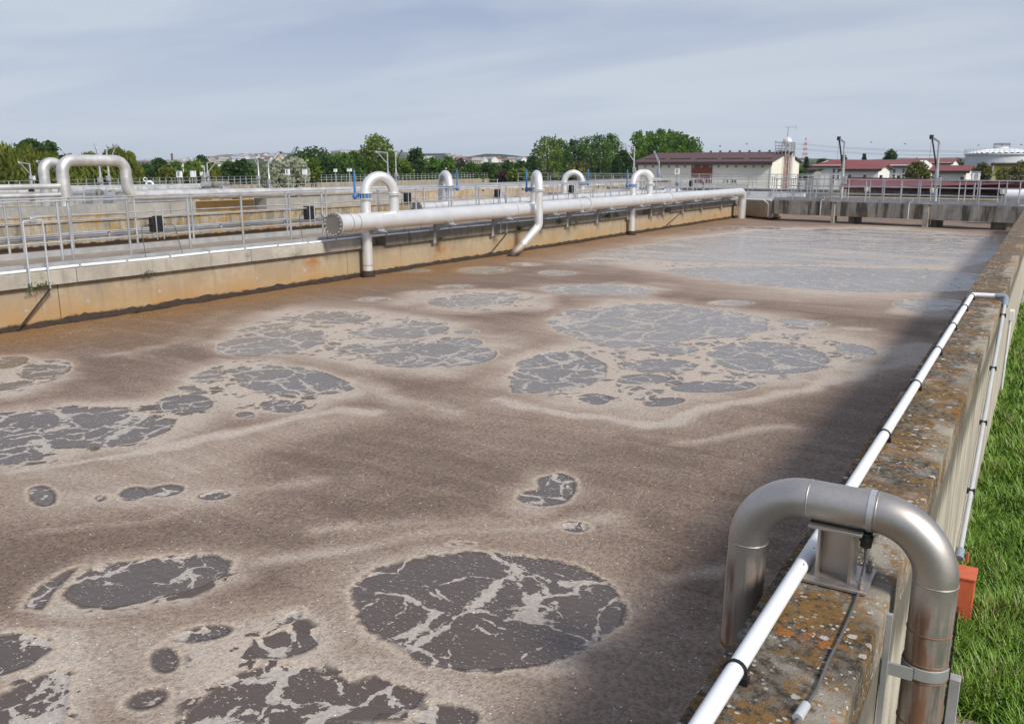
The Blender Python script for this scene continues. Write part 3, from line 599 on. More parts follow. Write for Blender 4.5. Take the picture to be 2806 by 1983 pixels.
# big stainless gooseneck over the wall
GY = 3.43
NP = thing('gooseneck_pipe', (-0.2, GY, -1.42), 'large brown-grey stainless steel gooseneck pipe arching over the lichened wall', 'pipe')
path = fillet([(-0.935, GY, 0.52), (-0.92, GY, 1.265), (-0.20, GY, 1.265), (-0.205, GY, -1.4)], 0.235, 18)
MB().tube(path, 0.081, 40).build('bent_tube', M['steel_near'], NP)
def ringx(c, axis, r, t=0.004, n=32):
    a, b_ = {'x': ((0,1,0),(0,0,1)), 'y': ((1,0,0),(0,0,1)), 'z': ((1,0,0),(0,1,0))}[axis]
    return MB().tube(arc(c, Vector(a)*r, Vector(b_)*r, 0, 2*math.pi, n), t, 6, False)
for c, ax, mt in (((-0.9248, GY, 1.03), 'z', 'weld'), ((-0.685, GY, 1.265), 'x', 'weld'), ((-0.428, GY, 1.265), 'x', 'weld'), ((-0.2002, GY, 1.03), 'z', 'weld'),
                  ((-0.2009, GY, 0.83), 'z', 'weldrust'), ((-0.2014, GY, 0.705), 'z', 'weldrust'), ((-0.2016, GY, 0.635), 'z', 'weldrust'), ((-0.2022, GY, 0.44), 'z', 'weldrust'), ((-0.203, GY, 0.2), 'z', 'weldrust')):
    ringx(c, ax, 0.0815, 0.0028).build('weld', M[mt], NP)
MB().tube([(-0.9352, GY, 0.555), (-0.9355, GY, 0.535)], 0.0825, 32).build('end_band', M['weldrust'], NP)
bd = MB().tube([(-0.458, GY, 1.265), (-0.438, GY, 1.265)], 0.0845, 32).build('strap', M['galv'], NP)
gl = MB(); gl.cyl((-0.455, GY-0.03, 1.185), (-0.455, GY-0.03, 1.125), 0.022, 10); gl.cyl((-0.455, GY-0.03, 1.17), (-0.455, GY-0.03, 1.15), 0.028, 6)
gl.build('cable_gland', M['black'], bd)
ps = MB(); X0, X1 = -0.625, -0.500
ps.box(X0, X1, GY-0.005, GY+0.005, 0.972, 1.178)                       # web of the pedestal
for xx in (X0, X1): ps.box(xx-0.005, xx+0.005, GY-0.075, GY+0.075, 0.972, 1.178)
ps.build('pedestal', M['steel_near'], NP)
MB().box(X0-0.045, X1+0.035, GY-0.085, GY+0.085, 1.178, 1.190).build('top_plate', M['steel_near'], NP, bevel=0.002)
bp = MB().box(X0-0.075, X1+0.075, GY-0.12, GY+0.12, 0.958, 0.972).build('base_plate', M['steel_near'], NP, bevel=0.002)
for xx in (X0-0.05, X1+0.05):
    for yy in (GY-0.09, GY+0.09):
        bo = MB(); bo.cyl((xx, yy, 0.972), (xx, yy, 1.02), 0.007, 8); bo.cyl((xx, yy, 0.974), (xx, yy, 0.99), 0.014, 6); bo.cyl((xx, yy, 0.990), (xx, yy, 1.002), 0.013, 6); bo.build('bolt', M['weld'], bp)
cl = MB(); cl.tube(arc((-0.2016, GY, 0.67), (0.086, 0, 0), (0, 0.086, 0), 0, 2*math.pi, 28), 0.003, 6, False)
cl = MB(); cl.lathe((-0.2016, GY, 0.645), [(0.0835, 0), (0.087, 0.002), (0.087, 0.048), (0.0835, 0.05)], 32); cl.box(-0.36, -0.235, GY-0.098, GY-0.086, 0.645, 0.695)
cl.build('clamp', M['galv'], NP)
MB().box(-0.345, -0.325, GY-0.11, GY-0.085, -1.4, 0.90).build('bracket_rail', M['galv_matt'], NP)
MB().box(-0.118, -0.112, GY-0.01, GY+0.04, -1.4, 0.93).build('cover_strip', M['black'], NP)

CB = MB(); CB.tube([(-0.455, GY-0.03, 1.13), (-0.452, GY-0.035, 1.06), (-0.462, GY-0.03, 0.985), (-0.455, GY-0.09, 0.963), (-0.45, 3.2, 0.962), (-0.448, 2.97, 0.962), (-0.452, 2.76, 0.962), (-0.448, 2.57, 0.963), (-0.46, 2.42, 0.965), (-0.47, 1.6, 0.962)], 0.0052, 8)
CBo = thing('sensor_cable', (-0.455, 2.9, 0.95), 'thin grey cable hanging from the gooseneck and lying on the lichened wall top', 'cable')
CB.build('lead', M['cable'], CBo); MB().cyl((-0.457, 2.47, 0.966), (-0.463, 2.39, 0.966), 0.016, 10).build('connector', M['pvc_grey'], CBo)

# ------------------------------------------------------------------ grass by the wall
def grass_patch():
    n = 190000
    y = 4.2*np.exp(rng.random(n)*math.log(29.0/4.2)); x = -0.34 + rng.random(n)**1.15*(0.9+0.115*y)
    keep = ~((x < 0.14) & (y < 6.6) & (rng.random(n) > 0.06)); x, y = x[keep], y[keep]; n = len(x)
    clump = np.sin(x*7.1+np.sin(y*3.3)*2)*np.sin(y*2.3+np.cos(x*4.1)*1.7)
    h = (0.05+0.14*rng.random(n)**1.5)*(1+0.45*clump)*np.where(x < -0.18, 1.25, 1.0); az = rng.random(n)*2*math.pi; lean = (0.25+0.75*rng.random(n))*h*(1.15-0.35*clump)
    wd = 0.0028+0.0022*rng.random(n)+0.00030*y; ca, sa = np.cos(az), np.sin(az); z0 = -1.42
    b = np.stack([x, y, np.full(n, z0)], 1); sd = np.stack([-sa*wd, ca*wd, np.zeros(n)], 1)
    mid = b+np.stack([ca*lean*0.35, sa*lean*0.35, h*0.62], 1); tip = b+np.stack([ca*lean, sa*lean, h*0.96], 1)
    V = np.stack([b-sd, b+sd, mid+sd*0.8, mid-sd*0.8, tip], 1).reshape(-1, 3)
    i0 = np.arange(n)*5; q = np.stack([i0, i0+1, i0+2, i0+3], 1); t = np.stack([i0+3, i0+2, i0+4], 1)
    me = bpy.data.meshes.new('grass'); me.vertices.add(len(V)); me.vertices.foreach_set('co', V.astype(np.float32).ravel())
    loops = np.concatenate([q.ravel(), t.ravel()]).astype(np.int32); me.loops.add(len(loops)); me.loops.foreach_set('vertex_index', loops)
    ls = np.concatenate([np.arange(n)*4, n*4+np.arange(n)*3]).astype(np.int32); lt = np.concatenate([np.full(n, 4), np.full(n, 3)]).astype(np.int32)
    me.polygons.add(2*n); me.polygons.foreach_set('loop_start', ls); me.polygons.foreach_set('loop_total', lt); me.update(calc_edges=True)
    tint = np.clip(rng.random(n)*0.8+0.2*clump+0.05, 0, 1); at = me.attributes.new('tint', 'FLOAT', 'POINT'); at.data.foreach_set('value', np.repeat(tint, 5).astype(np.float32))
    me.materials.append(M['blade']); o = bpy.data.objects.new('grass', me); COL.objects.link(o)
    o['kind'] = 'stuff'; tag(o, 'long bright green grass growing along the foot of the basin wall', 'grass')
grass_patch()

# ================================================================== left-hand wall with its walkway
LW = thing('walkway_wall', (-15, 25, -1.42), 'long ochre stained concrete wall with a walkway on top, under the steel manifold', 'wall')
YS, YE = 3.0, 47.5
jn = [YS, 8.2, 15.3, 23.0, 30.9, 38.8, YE]
for a, c in zip(jn[:-1], jn[1:]):
    MB().box(-14.35, -14.0, a+0.008, c-0.008, -1.45, 0.685).build('wall_panel', M['wall_left'], LW)
MB().box(-16.0, -14.30, YS, YE, -1.45, 0.66).build('wall_core', M['wall_left'], LW)
def rough_slab(x0, x1, y0, y1, z0, z1, name, mat, par, jit=0.006):
    n = max(3, int((y1-y0)/0.25)); prof = [(x1, z0), (x1, z1-0.012), (x1-0.012, z1), (x0, z1), (x0, z0)]; m_ = len(prof); vs = []
    for j in range(n+1):
        y = y0+(y1-y0)*j/n
        for q, (x, z) in enumerate(prof):
            d = jit*math.sin(y*17.3+q*2.1)*math.sin(y*7.1+q) if q in (0, 1, 2) else 0; vs.append((x+d, y, z+d*0.8))
    fs = [(j*m_+q, j*m_+(q+1) % m_, (j+1)*m_+(q+1) % m_, (j+1)*m_+q) for j in range(n) for q in range(m_)] + [tuple(range(m_))[::-1], tuple(n*m_+q for q in range(m_))]
    return MB().add(vs, fs).build(name, mat, par, fix=True)
for a, c, mt in ((YS, 8.49, 'coping'), (8.505, 12.3, 'coping'), (12.315, 16.08, 'coping'), (16.62, 20.4, 'coping_dark'), (20.415, 24.5, 'coping_dark'), (24.515, 28.3, 'coping_dark'), (28.315, 32.2, 'coping_dark'), (33.5, 34.82, 'coping_dark'), (35.78, 40.2, 'coping_dark'), (40.215, 45.5, 'coping_dark')):  # dark slabs carry the shade under the manifold in their colour
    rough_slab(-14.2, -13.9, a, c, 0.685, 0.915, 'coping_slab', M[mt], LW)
MB().box(-15.98, -14.21, YS, YE, 0.665, 0.935).build('deck', M['deck'], LW)
rough_slab(-16.28, -15.99, YS, YE, 0.68, 0.92, 'edge_beam', M['coping'], LW)
MB().box(-14.10, -14.085, YS, YE, 0.915, 1.03).build('toe_plate', M['galv_matt'], LW)
MB().box(-15.965, -15.95, YS, YE, 0.93, 1.05).build('toe_plate', M['galv_matt'], LW)
for y, z in ((7.63, .30), (8.71, .32), (10.14, .32), (12.5, .31), (13.9, .34), (17.94, .32), (26.27, .34), (27.81, .32), (36.3, 0.33), (40.0, 0.33)):
    MB().cyl((-14.02, y, z), (-13.995, y, z), 0.035, 14).build('tie_plug', M['coping'], LW)
# crust of dried sludge along the water line
cr = MB(); n = 420; vs = []
for j in range(n+1):
    y = YS+(YE-YS)*j/n; a = 0.055+0.018*math.sin(y*2.3)*math.sin(y*5.1+1)+0.015*math.sin(y*13.0+2*math.sin(y*3.1)) + 0.045*random.random()**2; t = 0.05+0.03*random.random()
    vs += [(-14.02, y, a+0.03), (-14.0+0.025, y, a), (-14.0+t, y, 0.02+0.03*random.random()), (-14.0+t+0.01, y, -0.05)]
cr.add(vs, [(j*4+q, j*4+q+1, (j+1)*4+q+1, (j+1)*4+q) for j in range(n) for q in range(3)]).build('sludge_crust', M['mud'], LW, fix=True)
# moss and little weeds growing from the joint below the coping
def tuft(mb, c, n, sz, seed):
    r = random.Random(seed)
    for i in range(n):
        p = Vector(c)+Vector((r.uniform(0, 0.06), r.gauss(0, sz*1.2), r.gauss(0, sz*0.45))); u = Vector((r.uniform(-1, 1), r.uniform(-1, 1), r.uniform(-.6, 1))).normalized()*sz*r.uniform(0.2, 0.45); v = u.cross(Vector((r.uniform(-1, 1), r.uniform(-1, 1), 1))).normalized()*sz*0.2
        mb.add([p-v, p+u*0.5-v*1.2, p+u, p+u*0.5+v*1.2], [(0, 1, 2, 3)])
M['weed'] = plain('weed leaf', (0.05, 0.10, 0.015), 0.6, 0, 0.5, 30)
wd_ = MB()
for i, (y, z, n, sz) in enumerate(((7.75, 0.69, 60, 0.09), (7.90, 0.70, 40, 0.07), (9.85, 0.69, 60, 0.07), (13.5, 0.70, 25, 0.05), (18.9, 0.70, 40, 0.07), (23.0, 0.75, 90, 0.10), (25.6, 0.8, 60, 0.10), (29.3, 0.82, 120, 0.13), (30.1, 0.8, 60, 0.1))):
    tuft(wd_, (-13.9, y, z), n, sz, i)
wo_ = wd_.build('weeds', M['weed'], None, smooth=False); wo_['kind'] = 'stuff'; tag(wo_, 'small green weeds and moss growing from the joint under the walkway coping', 'weeds')
# pale conduit clipped along the coping edge
CD = thing('edge_conduit', (-13.96, 25, 0.915), 'pale grey conduit clipped along the outer edge of the walkway coping', 'pipe')
MB().tube([(-13.965, y, 0.945+0.006*math.sin(y*1.7)) for y in np.arange(YS, 44.5, 1.4)], 0.025, 10).build('tube', M['pvc'], CD)
clipm = MB().box(-0.03, 0.03, -0.02, 0.02, -0.03, 0.04).mesh('clip', smooth=False); clipm.materials.append(M['galv_matt'])
for y in np.arange(4.1, 44, 0.9): inst('clip', clipm, CD, (-13.965, y, 0.945))

# ------------------------------------------------------------------ railings
def rail_run(name, label, p0, p1, posts, zbase, h=1.08, mids=(0.76, 0.42), pr=0.0235, rr=0.0135, tr=0.026, mat='galv', cat='railing', group=None, flat=True):
    """a straight railing; posts are distances along the run"""
    p0 = Vector(p0); p1 = Vector(p1); d = (p1-p0).normalized(); L = (p1-p0).length
    t = thing(name, (p0+p1)/2 + Vector((0, 0, zbase-(p0.z+p1.z)/2)), label, cat, group)
    pm = MB().cyl((0, 0, 0), (0, 0, h), pr, 10); pm.box(-0.05, 0.05, -0.05, 0.05, -0.002, 0.012)
    me = pm.mesh('post'); me.materials.append(M[mat]); ang = math.atan2(d.y, d.x)
    for s in posts: q = p0+d*s; inst('post', me, t, (q.x, q.y, zbase), ang)
    a = Vector((p0.x, p0.y, zbase)); b_ = Vector((p1.x, p1.y, zbase))
    if flat: MB().bar(a+Vector((0, 0, h)), b_+Vector((0, 0, h)), 0.06, 0.028).build('handrail', M[mat], t, bevel=0.006)
    else: MB().cyl(a+Vector((0, 0, h)), b_+Vector((0, 0, h)), tr, 10).build('handrail', M[mat], t)
    for m_ in mids: MB().cyl(a+Vector((0, 0, m_)), b_+Vector((0, 0, m_)), rr, 8).build('mid_rail', M[mat], t)
    return t
near_posts = [7.15, 8.47, 8.66, 9.77, 11.08, 12.40, 13.75, 14.75]
rail_run('railing', 'galvanised walkway railing that ends beside the bolted round end of the manifold', (-14.2, 5.6, 0.92), (-14.2, 14.8, 0.92), [y-5.6 for y in near_posts], 0.92, 1.11, (0.77, 0.43))
rail_run('railing', 'galvanised railing on the walkway edge right behind the steel manifold', (-14.2, 16.7, 0.92), (-14.2, 44.0, 0.92), list(np.arange(0.05, 27.3, 1.5))+[10.7, 19.7], 0.92, 1.11, (0.77, 0.43))
rail_run('railing', 'galvanised railing on the far edge of the walkway, above the brown second basin', (-16.02, 5.0, 0.92), (-16.02, 45.5, 0.92), [y-5.0 for y in [5.6, 7.1, 8.57, 8.84]+list(np.arange(9.8, 45.4, 1.4))], 0.92, 1.09, (0.76, 0.42))
FP = thing('water_pipe', (-16.12, 20, 1.25), 'grey service pipe fixed outside the far walkway railing', 'pipe')
MB().cyl((-16.12, 4.5, 1.27), (-16.12, 45, 1.27), 0.045, 12).build('tube', M['steel_dull'], FP)
for y in np.arange(5.0, 45, 2.8): MB().cbox((-16.09, y, 1.27), (0.09, 0.03, 0.11)).build('hanger', M['galv_matt'], FP)

# ------------------------------------------------------------------ black control boxes on the railings
def ctrl_box(p, label, ax=0.0, s=1.0):
    t = thing('control_box', (p[0], p[1], p[2]-0.22*s), label, 'box', None)
    MB().cbox((p[0], p[1], p[2]), (0.11*s, 0.24*s, 0.30*s), ax).build('housing', M['black'], t, bevel=0.008)
    for dy in (-0.045, 0.10): MB().cyl((p[0]+0.068*s, p[1]+dy*s, p[2]-0.29*s), (p[0]+0.068*s, p[1]+dy*s, p[2]+0.34*s), 0.011*s, 8).build('bracket', M['galv'], t)
    for sg in (-1, 1):
        MB().cyl((p[0], p[1]+sg*0.12*s, p[2]-0.02), (p[0], p[1]+sg*0.17*s, p[2]-0.02), 0.022*s, 8).build('gland', M['black'], t)
        MB().tube(fillet([(p[0], p[1]+sg*0.16*s, p[2]-0.02), (p[0]+0.05, p[1]+sg*0.36*s, p[2]-0.02), (p[0]+0.16, p[1]+sg*0.40*s, 0.97)], 0.10, 6), 0.008, 6).build('cable', M['cable'], t)
ctrl_box((-14.24, 10.38, 1.55), 'black plastic control box on the walkway railing, between two posts well before the manifold')
ctrl_box((-14.24, 14.37, 1.58), 'black plastic control box on the near railing close to the bolted manifold end')
ctrl_box((-14.24, 17.95, 1.80), 'black plastic control box behind the manifold near the first gooseneck', s=0.9)
ctrl_box((-14.24, 22.3, 1.80), 'black plastic control box behind the manifold just before the slanted drop pipe', s=0.9)
ctrl_box((-14.24, 27.1, 1.85), 'black plastic control box behind the thick bolted flange of the manifold', s=0.9)
ctrl_box((-14.24, 39.0, 1.85), 'black plastic control box behind the manifold beyond its last gooseneck', s=0.9)

# ------------------------------------------------------------------ steel manifold along the wall
MX, MZ, MR = -13.47, 1.35, 0.205
MF = thing('air_manifold', (MX, 29, 0.9), 'long thick steel manifold on brackets along the stained wall, with a bolted round end', 'pipe')
MB().tube(fillet([(MX, 14.36, MZ), (MX, 44.6, MZ), (MX, 44.6, -0.3)], 0.42, 12), MR, 40).build('main_tube', M['steel'], MF)
MB().cyl((MX, 14.36, MZ), (MX, 14.40, MZ), MR+0.055, 40).build('end_flange', M['steel'], MF)
ec = MB().cyl((MX, 14.318, MZ), (MX, 14.357, MZ), MR+0.05, 40).build('end_cap', M['cap'], MF)
for i in range(16):
    a = 2*math.pi*i/16; r = MR+0.03
    q = MB(); q.cyl((MX+r*math.cos(a), 14.285, MZ+r*math.sin(a)), (MX+r*math.cos(a), 14.42, MZ+r*math.sin(a)), 0.009, 6); q.cyl((MX+r*math.cos(a), 14.295, MZ+r*math.sin(a)), (MX+r*math.cos(a), 14.318, MZ+r*math.sin(a)), 0.018, 6)
    q.build('bolt', M['galv'], ec)
for y in (14.79, 15.04, 21.94, 22.98, 26.0): MB().tube([(MX, y-0.012, MZ), (MX, y, MZ), (MX, y+0.012, MZ)], [MR+0.001, MR+0.004, MR+0.001], 40, False).build('weld', M['weld'], MF)
for y in (26.7, 34.25):
    MB().cyl((MX, y-0.05, MZ), (MX, y-0.006, MZ), MR+0.075, 36).build('flange', M['steel'], MF); fl = MB().cyl((MX, y+0.006, MZ), (MX, y+0.05, MZ), MR+0.075, 36).build('flange', M['steel'], MF)
    q = MB()
    for i in range(20):
        a = 2*math.pi*i/20; r = MR+0.05; q.cyl((MX+r*math.cos(a), y-0.085, MZ+r*math.sin(a)), (MX+r*math.cos(a), y+0.085, MZ+r*math.sin(a)), 0.014, 6)
    q.build('bolt_ring', M['galv_matt'], fl)
by = [15.78, 18.63, 21.5, 24.3, 26.2, 28.5, 31.2, 33.55, 34.9, 37.2, 39.7, 42.6]
for y in by:
    MB().tube([(MX, y-0.02, MZ), (MX, y+0.02, MZ)], MR+0.004, 40).build('strap', M['steel'], MF)
    MB().cyl((MX+0.17, y, MZ-0.12), (MX+0.17, y, MZ-0.33), 0.012, 6).build('strap_bolt', M['galv'], MF)
    q = MB(); q.box(-13.895, -13.88, y-0.06, y+0.06, 0.60, 1.10); q.box(-13.895, -13.20, y-0.055, y+0.055, 1.10, 1.118); q.prism([(-13.88, 0.86), (-13.88, 1.10), (-13.55, 1.10)], 'y', y-0.006, y+0.006)
    q.build('bracket', M['galv_matt'], MF); MB().box(MX-0.16, MX+0.16, y-0.11, y+0.11, 1.119, 1.165).build('saddle', M['galv_matt'], MF)

def valve(center, axis_r, d, label):
    """blue butterfly valve with an upright lever; d is the horizontal direction of the lever arm"""
    t = thing('butterfly_valve', (center[0], center[1], center[2]-0.06), label, 'valve')
    c = Vector(center); MB().cyl(c-Vector((0, 0, 0.045)), c+Vector((0, 0, 0.045)), axis_r+0.03, 28).build('body', M['blue'], t)
    q = MB()
    for i in range(12):
        a = 2*math.pi*i/12+0.13; r = axis_r+0.032; q.cyl(c+Vector((r*math.cos(a), r*math.sin(a), -0.07)), c+Vector((r*math.cos(a), r*math.sin(a), 0.07)), 0.012, 6)
    q.build('bolt_ring', M['galv'], t)
    d = Vector(d).normalized(); e = c+d*(axis_r+0.12)
    MB().cyl(c+d*(axis_r), e, 0.032, 10).build('neck', M['blue'], t)
    MB().sphere(e, 0.06, 0.06, 0.08).build('gear_head', M['blue'], t)
    MB().tube([e+Vector((0, 0, 0.03)), e+Vector((0, 0, 0.56)), e+Vector((0, 0, 0.60))], [0.026, 0.024, 0.012], 10).build('lever', M['blue'], t)
def arch(a, b, z0, ht, n=22):
    a, b = Vector((a[0], a[1], z0)), Vector((b[0], b[1], z0)); m_ = (a+b)/2
    return arc(m_, a-m_, Vector((0, 0, ht)), 0, math.pi, n)
def flange_pair(c, r, par):
    MB().cyl((c[0], c[1], c[2]+0.004), (c[0], c[1], c[2]+0.026), r+0.055, 28).build('flange', M['steel'], par); MB().cyl((c[0], c[1], c[2]-0.026), (c[0], c[1], c[2]-0.004), r+0.055, 28).build('flange', M['steel'], par)
GR = 0.122
# gooseneck 1 : from the manifold over to a straight drop pipe
G = thing('gooseneck_pipe', (-13.78, 15.78, -0.3), 'tall steel gooseneck with blue valve nearest the bolted manifold end, dropping straight into the foam', 'pipe')
A, B_ = (-13.78, 15.78), (MX, 16.45)
pp = [Vector((A[0], A[1], -0.35)), Vector((A[0], A[1], 1.2))] + arch(A, B_, 1.97, 0.40) + [Vector((B_[0], B_[1], 1.3))]
MB().tube(pp, GR, 32).build('bent_tube', M['steel'], G); flange_pair((B_[0], B_[1], 1.96), GR, G)
MB().cyl((A[0], A[1], 1.98), (A[0], A[1], 2.0), GR+0.055, 28).build('flange', M['steel'], G); MB().cyl((A[0], A[1], 1.845), (A[0], A[1], 1.865), GR+0.055, 28).build('flange', M['steel'], G)
MB().cyl((A[0], A[1], 0.28), (A[0], A[1], 0.30), GR+0.003, 28).build('weld', M['weld'], G)
MB().lathe((A[0], A[1], 0.0), [(GR+0.002, 0.16), (GR+0.035, 0.10), (GR+0.05, 0.0), (GR+0.04, -0.1)], 28).build('sludge_collar', M['mud'], G)
valve((A[0], A[1], 1.922), GR, (-0.7, -0.75, 0), 'blue butterfly valve with upright lever on the gooseneck nearest the bolted manifold end')
# gooseneck 2 : in front of the manifold, slanted drop pipe
G = thing('gooseneck_pipe', (-13.0, 22.68, -0.3), 'steel gooseneck in front of the manifold, its drop pipe kinked and slanting into the foam', 'pipe')
A, B_ = (-13.0, 22.68), (MX, 23.2)
pp = fillet([(-13.52, 21.75, -0.15), (-13.0, 22.68, 0.86), (-13.0, 22.68, 1.75)], 0.24, 8) + arch(A, B_, 1.98, 0.40) + [Vector((B_[0], B_[1], 1.3))]
MB().tube(pp, GR, 32).build('bent_tube', M['steel'], G); flange_pair((A[0], A[1], 1.93), GR, G)
MB().cyl((B_[0], B_[1], 1.98), (B_[0], B_[1], 2.0), GR+0.055, 28).build('flange', M['steel'], G)
MB().tube([(-13.52, 21.75, -0.15), (-13.27, 22.197, 0.335)], GR+0.003, 32).build('stained_foot', M['steel_foot'], G)
MB().lathe((-13.45, 21.9, 0.0), [(GR*1.25, 0.03), (GR*1.45, 0.0), (GR*1.4, -0.1)], 28).build('sludge_collar', M['mud'], G)
valve((B_[0], B_[1], 1.922), GR, (-0.72, -0.69, 0), 'blue butterfly valve with upright lever on the gooseneck with the slanted drop pipe')
# gooseneck 3
G = thing('gooseneck_pipe', (-13.78, 31.36, -0.3), 'steel gooseneck at the far flange of the manifold, dropping straight into the foam', 'pipe')
A, B_ = (-13.78, 31.36), (MX, 32.3)
pp = [Vector((A[0], A[1], -0.35)), Vector((A[0], A[1], 1.2))] + arch(A, B_, 1.95, 0.44) + [Vector((B_[0], B_[1], 1.3))]
MB().tube(pp, GR, 32).build('bent_tube', M['steel'], G); flange_pair((B_[0], B_[1], 1.95), GR, G)
MB().lathe((A[0], A[1], 0.0), [(GR+0.002, 0.16), (GR+0.035, 0.10), (GR+0.05, 0.0), (GR+0.04, -0.1)], 28).build('sludge_collar', M['mud'], G)
valve((A[0], A[1], 1.90), GR, (-0.75, -0.66, 0), 'blue butterfly valve with upright lever on the gooseneck by the far manifold flange')

# ------------------------------------------------------------------ sampling frames and slanting rods on the wall
def u_frame(y0, y1, ztop, rod_to, label, x=-13.87):
    t = thing('sampling_frame', (x, (y0+y1)/2, 0.62), label, 'frame')
    MB().tube(fillet([(x, y0, 0.66), (x, y0, ztop), (x, y1, ztop), (x, y1, 0.63)], 0.04, 5), 0.0145, 10).build('bent_tube', M['pvc_grey'], t)
    MB().cbox((x, (y0+y1)/2, ztop+0.01), (0.07, 0.10, 0.09)).build('valve_body', M['steel_dull'], t, bevel=0.01)
    MB().cyl((x, (y0+y1)/2, ztop+0.05), (x+0.02, (y0+y1)/2+0.03, ztop+0.14), 0.012, 6).build('tap', M['galv'], t)
    MB().cyl((x, y1, 0.63), rod_to, 0.017, 8).build('rod', M['mud'], t)
u_frame(7.68, 8.0, 1.745, (-13.93, 7.42, 0.02), 'grey inverted U sampling frame with a slanting rod beside the doubled railing posts')
u_frame(21.9, 22.25, 1.80, (-13.93, 21.3, 0.02), 'grey inverted U frame half hidden behind the manifold, its slanting rod reaching the foam')
sr = MB().cyl((-13.9, 37.0, 0.62), (-13.93, 35.0, 0.02), 0.018, 8).build('slanting_rod', M['mud']); tag(sr, 'lone dark rod slanting down the stained wall beyond the last gooseneck', 'rod')

# ================================================================== second basin beyond the walkway
structure(MB().box(-27.6, -16.0, YS-20, 62, -0.3, -0.02).build('sludge_water', M['sludge']))
W2 = thing('basin_wall', (-28.2, 25, -1.42), 'lichen streaked low concrete wall on the far side of the brown second basin', 'wall')
for a in range(-8, 64, 8): MB().box(-28.1, -27.6, a+0.01, a+7.99, -1.45, 0.80).build('wall_panel', M['wall_lichen'], W2)
MB().box(-28.16, -27.55, -8, 64, 0.80, 0.86).build('capping', M['wall_pale'], W2)

# ================================================================== footbridge across the far end
BK = 0.22; BL = math.hypot(1, BK)
def bpt(x, off, z):
    """point on the bridge: x along, off metres behind its front face"""
    return Vector((x + off*BK/BL, 41.3 - BK*x + off/BL, z))
def bbox(mb, x0, x1, o0, o1, z0, z1):
    vs = [bpt(x, o, z) for z in (z0, z1) for x, o in ((x0, o0), (x1, o0), (x1, o1), (x0, o1))]
    return mb.add(vs, [(0,3,2,1),(4,5,6,7),(0,1,5,4),(1,2,6,5),(2,3,7,6),(3,0,4,7)])
FBR = thing('footbridge', bpt(-6, 0.7, 0), 'weathered concrete footbridge across the far end of the foamy basin', 'bridge')
for a, c in ((-11.75, -9.26), (-9.245, -8.72), (-8.56, -5.28), (-5.265, -4.66), (-4.40, -0.80)):
    bbox(MB(), a, c, 0, 0.28, 0.33, 0.985).build('girder', M['bridge'], FBR)
bbox(MB(), -11.75, -0.80, 0.285, 1.55, 0.62, 0.97).build('deck_slab', M['bridge'], FBR)
bbox(MB(), -11.75, -0.80, 0.04, 1.50, 0.988, 1.03).build('deck', M['deck_grey'], FBR)
for x, wd in ((-8.64, 0.14), (-4.53, 0.22)):
    bbox(MB(), x-wd/2, x+wd/2, -0.07, 0.3, -0.4, 0.98).build('post', M['coping'], FBR, fix=True)
    bbox(MB(), x-wd/2-0.08, x+wd/2+0.1, -0.10, 0.2, 0.988, 1.02).build('bearing_plate', M['galv_matt'], FBR)
for x0, x1 in ((-8.05, -7.80), (-4.42, -4.20), (-2.05, -1.45)):
    bbox(MB(), x0, x1, 0.35, 1.3, -0.4, 0.61).build('pier', M['coping_dark'], FBR)
MB().add([(-14.3, 46.6, -1), (-11.8, 44.2, -1), (-11.8, 46.0, -1), (-14.3, 48.4, -1), (-14.3, 46.6, 0.93), (-11.8, 44.2, 0.93), (-11.8, 46.0, 0.93), (-14.3, 48.4, 0.93)], [(0,3,2,1),(4,5,6,7),(0,1,5,4),(1,2,6,5),(2,3,7,6),(3,0,4,7)]).build('abutment', M['wall_left'], FBR)
def bridge_rail(label, off, xs, thick, x0, x1):
    t = thing('railing', bpt((x0+x1)/2, off, 1.03), label, 'railing')
    for i, x in enumerate(xs):
        if i in thick: bbox(MB(), x-0.055, x-0.02, off-0.03, off+0.03, 1.03, 2.02).build('post', M['galv'], t); bbox(MB(), x+0.02, x+0.055, off-0.03, off+0.03, 1.03, 2.02).build('post', M['galv'], t)
        else: MB().cyl(bpt(x, off, 1.03), bpt(x, off, 2.02), 0.024, 8).build('post', M['galv'], t)
    MB().bar(bpt(x0, off, 2.03), bpt(x1, off, 2.03), 0.06, 0.03).build('handrail', M['galv'], t)
    for z in (1.70, 1.36): MB().cyl(bpt(x0, off, z), bpt(x1, off, z), 0.015, 8).build('mid_rail', M['galv'], t)
    bbox(MB(), x0, x1, off-0.012, off+0.004, 1.03, 1.14).build('toe_plate', M['galv_matt'], t)
bridge_rail('galvanised railing along the front of the concrete footbridge, over the foam', 0.10, [-11.6, -10.75, -9.87, -8.88, -8.05, -7.26, -6.48, -5.69, -4.94, -4.10, -3.34, -2.58, -1.55, -1.07], {3, 6, 8, 11}, -11.7, -1.0)
bridge_rail('galvanised railing along the back of the concrete footbridge', 1.45, [-11.5, -10.2, -8.9, -7.6, -6.2, -4.9, -3.5, -2.2, -1.0], set(), -11.7, -0.9)
for x, nm in ((-9.26, 'thin white conduit clipped down the footbridge face near the stained wall'), (-5.27, 'thin white conduit clipped down the middle of the footbridge face')):
    t = thing('conduit', bpt(x, -0.03, 0.3), nm, 'pipe'); MB().tube(fillet([bpt(x, -0.025, 0.32), bpt(x, -0.025, 1.06), bpt(x+0.12, -0.02, 1.06)], 0.06, 5), 0.016, 8).build('tube', M['pvc'], t)
    MB().cbox(bpt(x+0.02, 0.1, 1.16), (0.2, 0.14, 0.16), -0.22).build('joint_box', M['galv_matt'], t)
t = thing('conduit', (-11.9, 44.1, 0.2), 'pair of white conduits bending down the corner between walkway and footbridge', 'pipe')
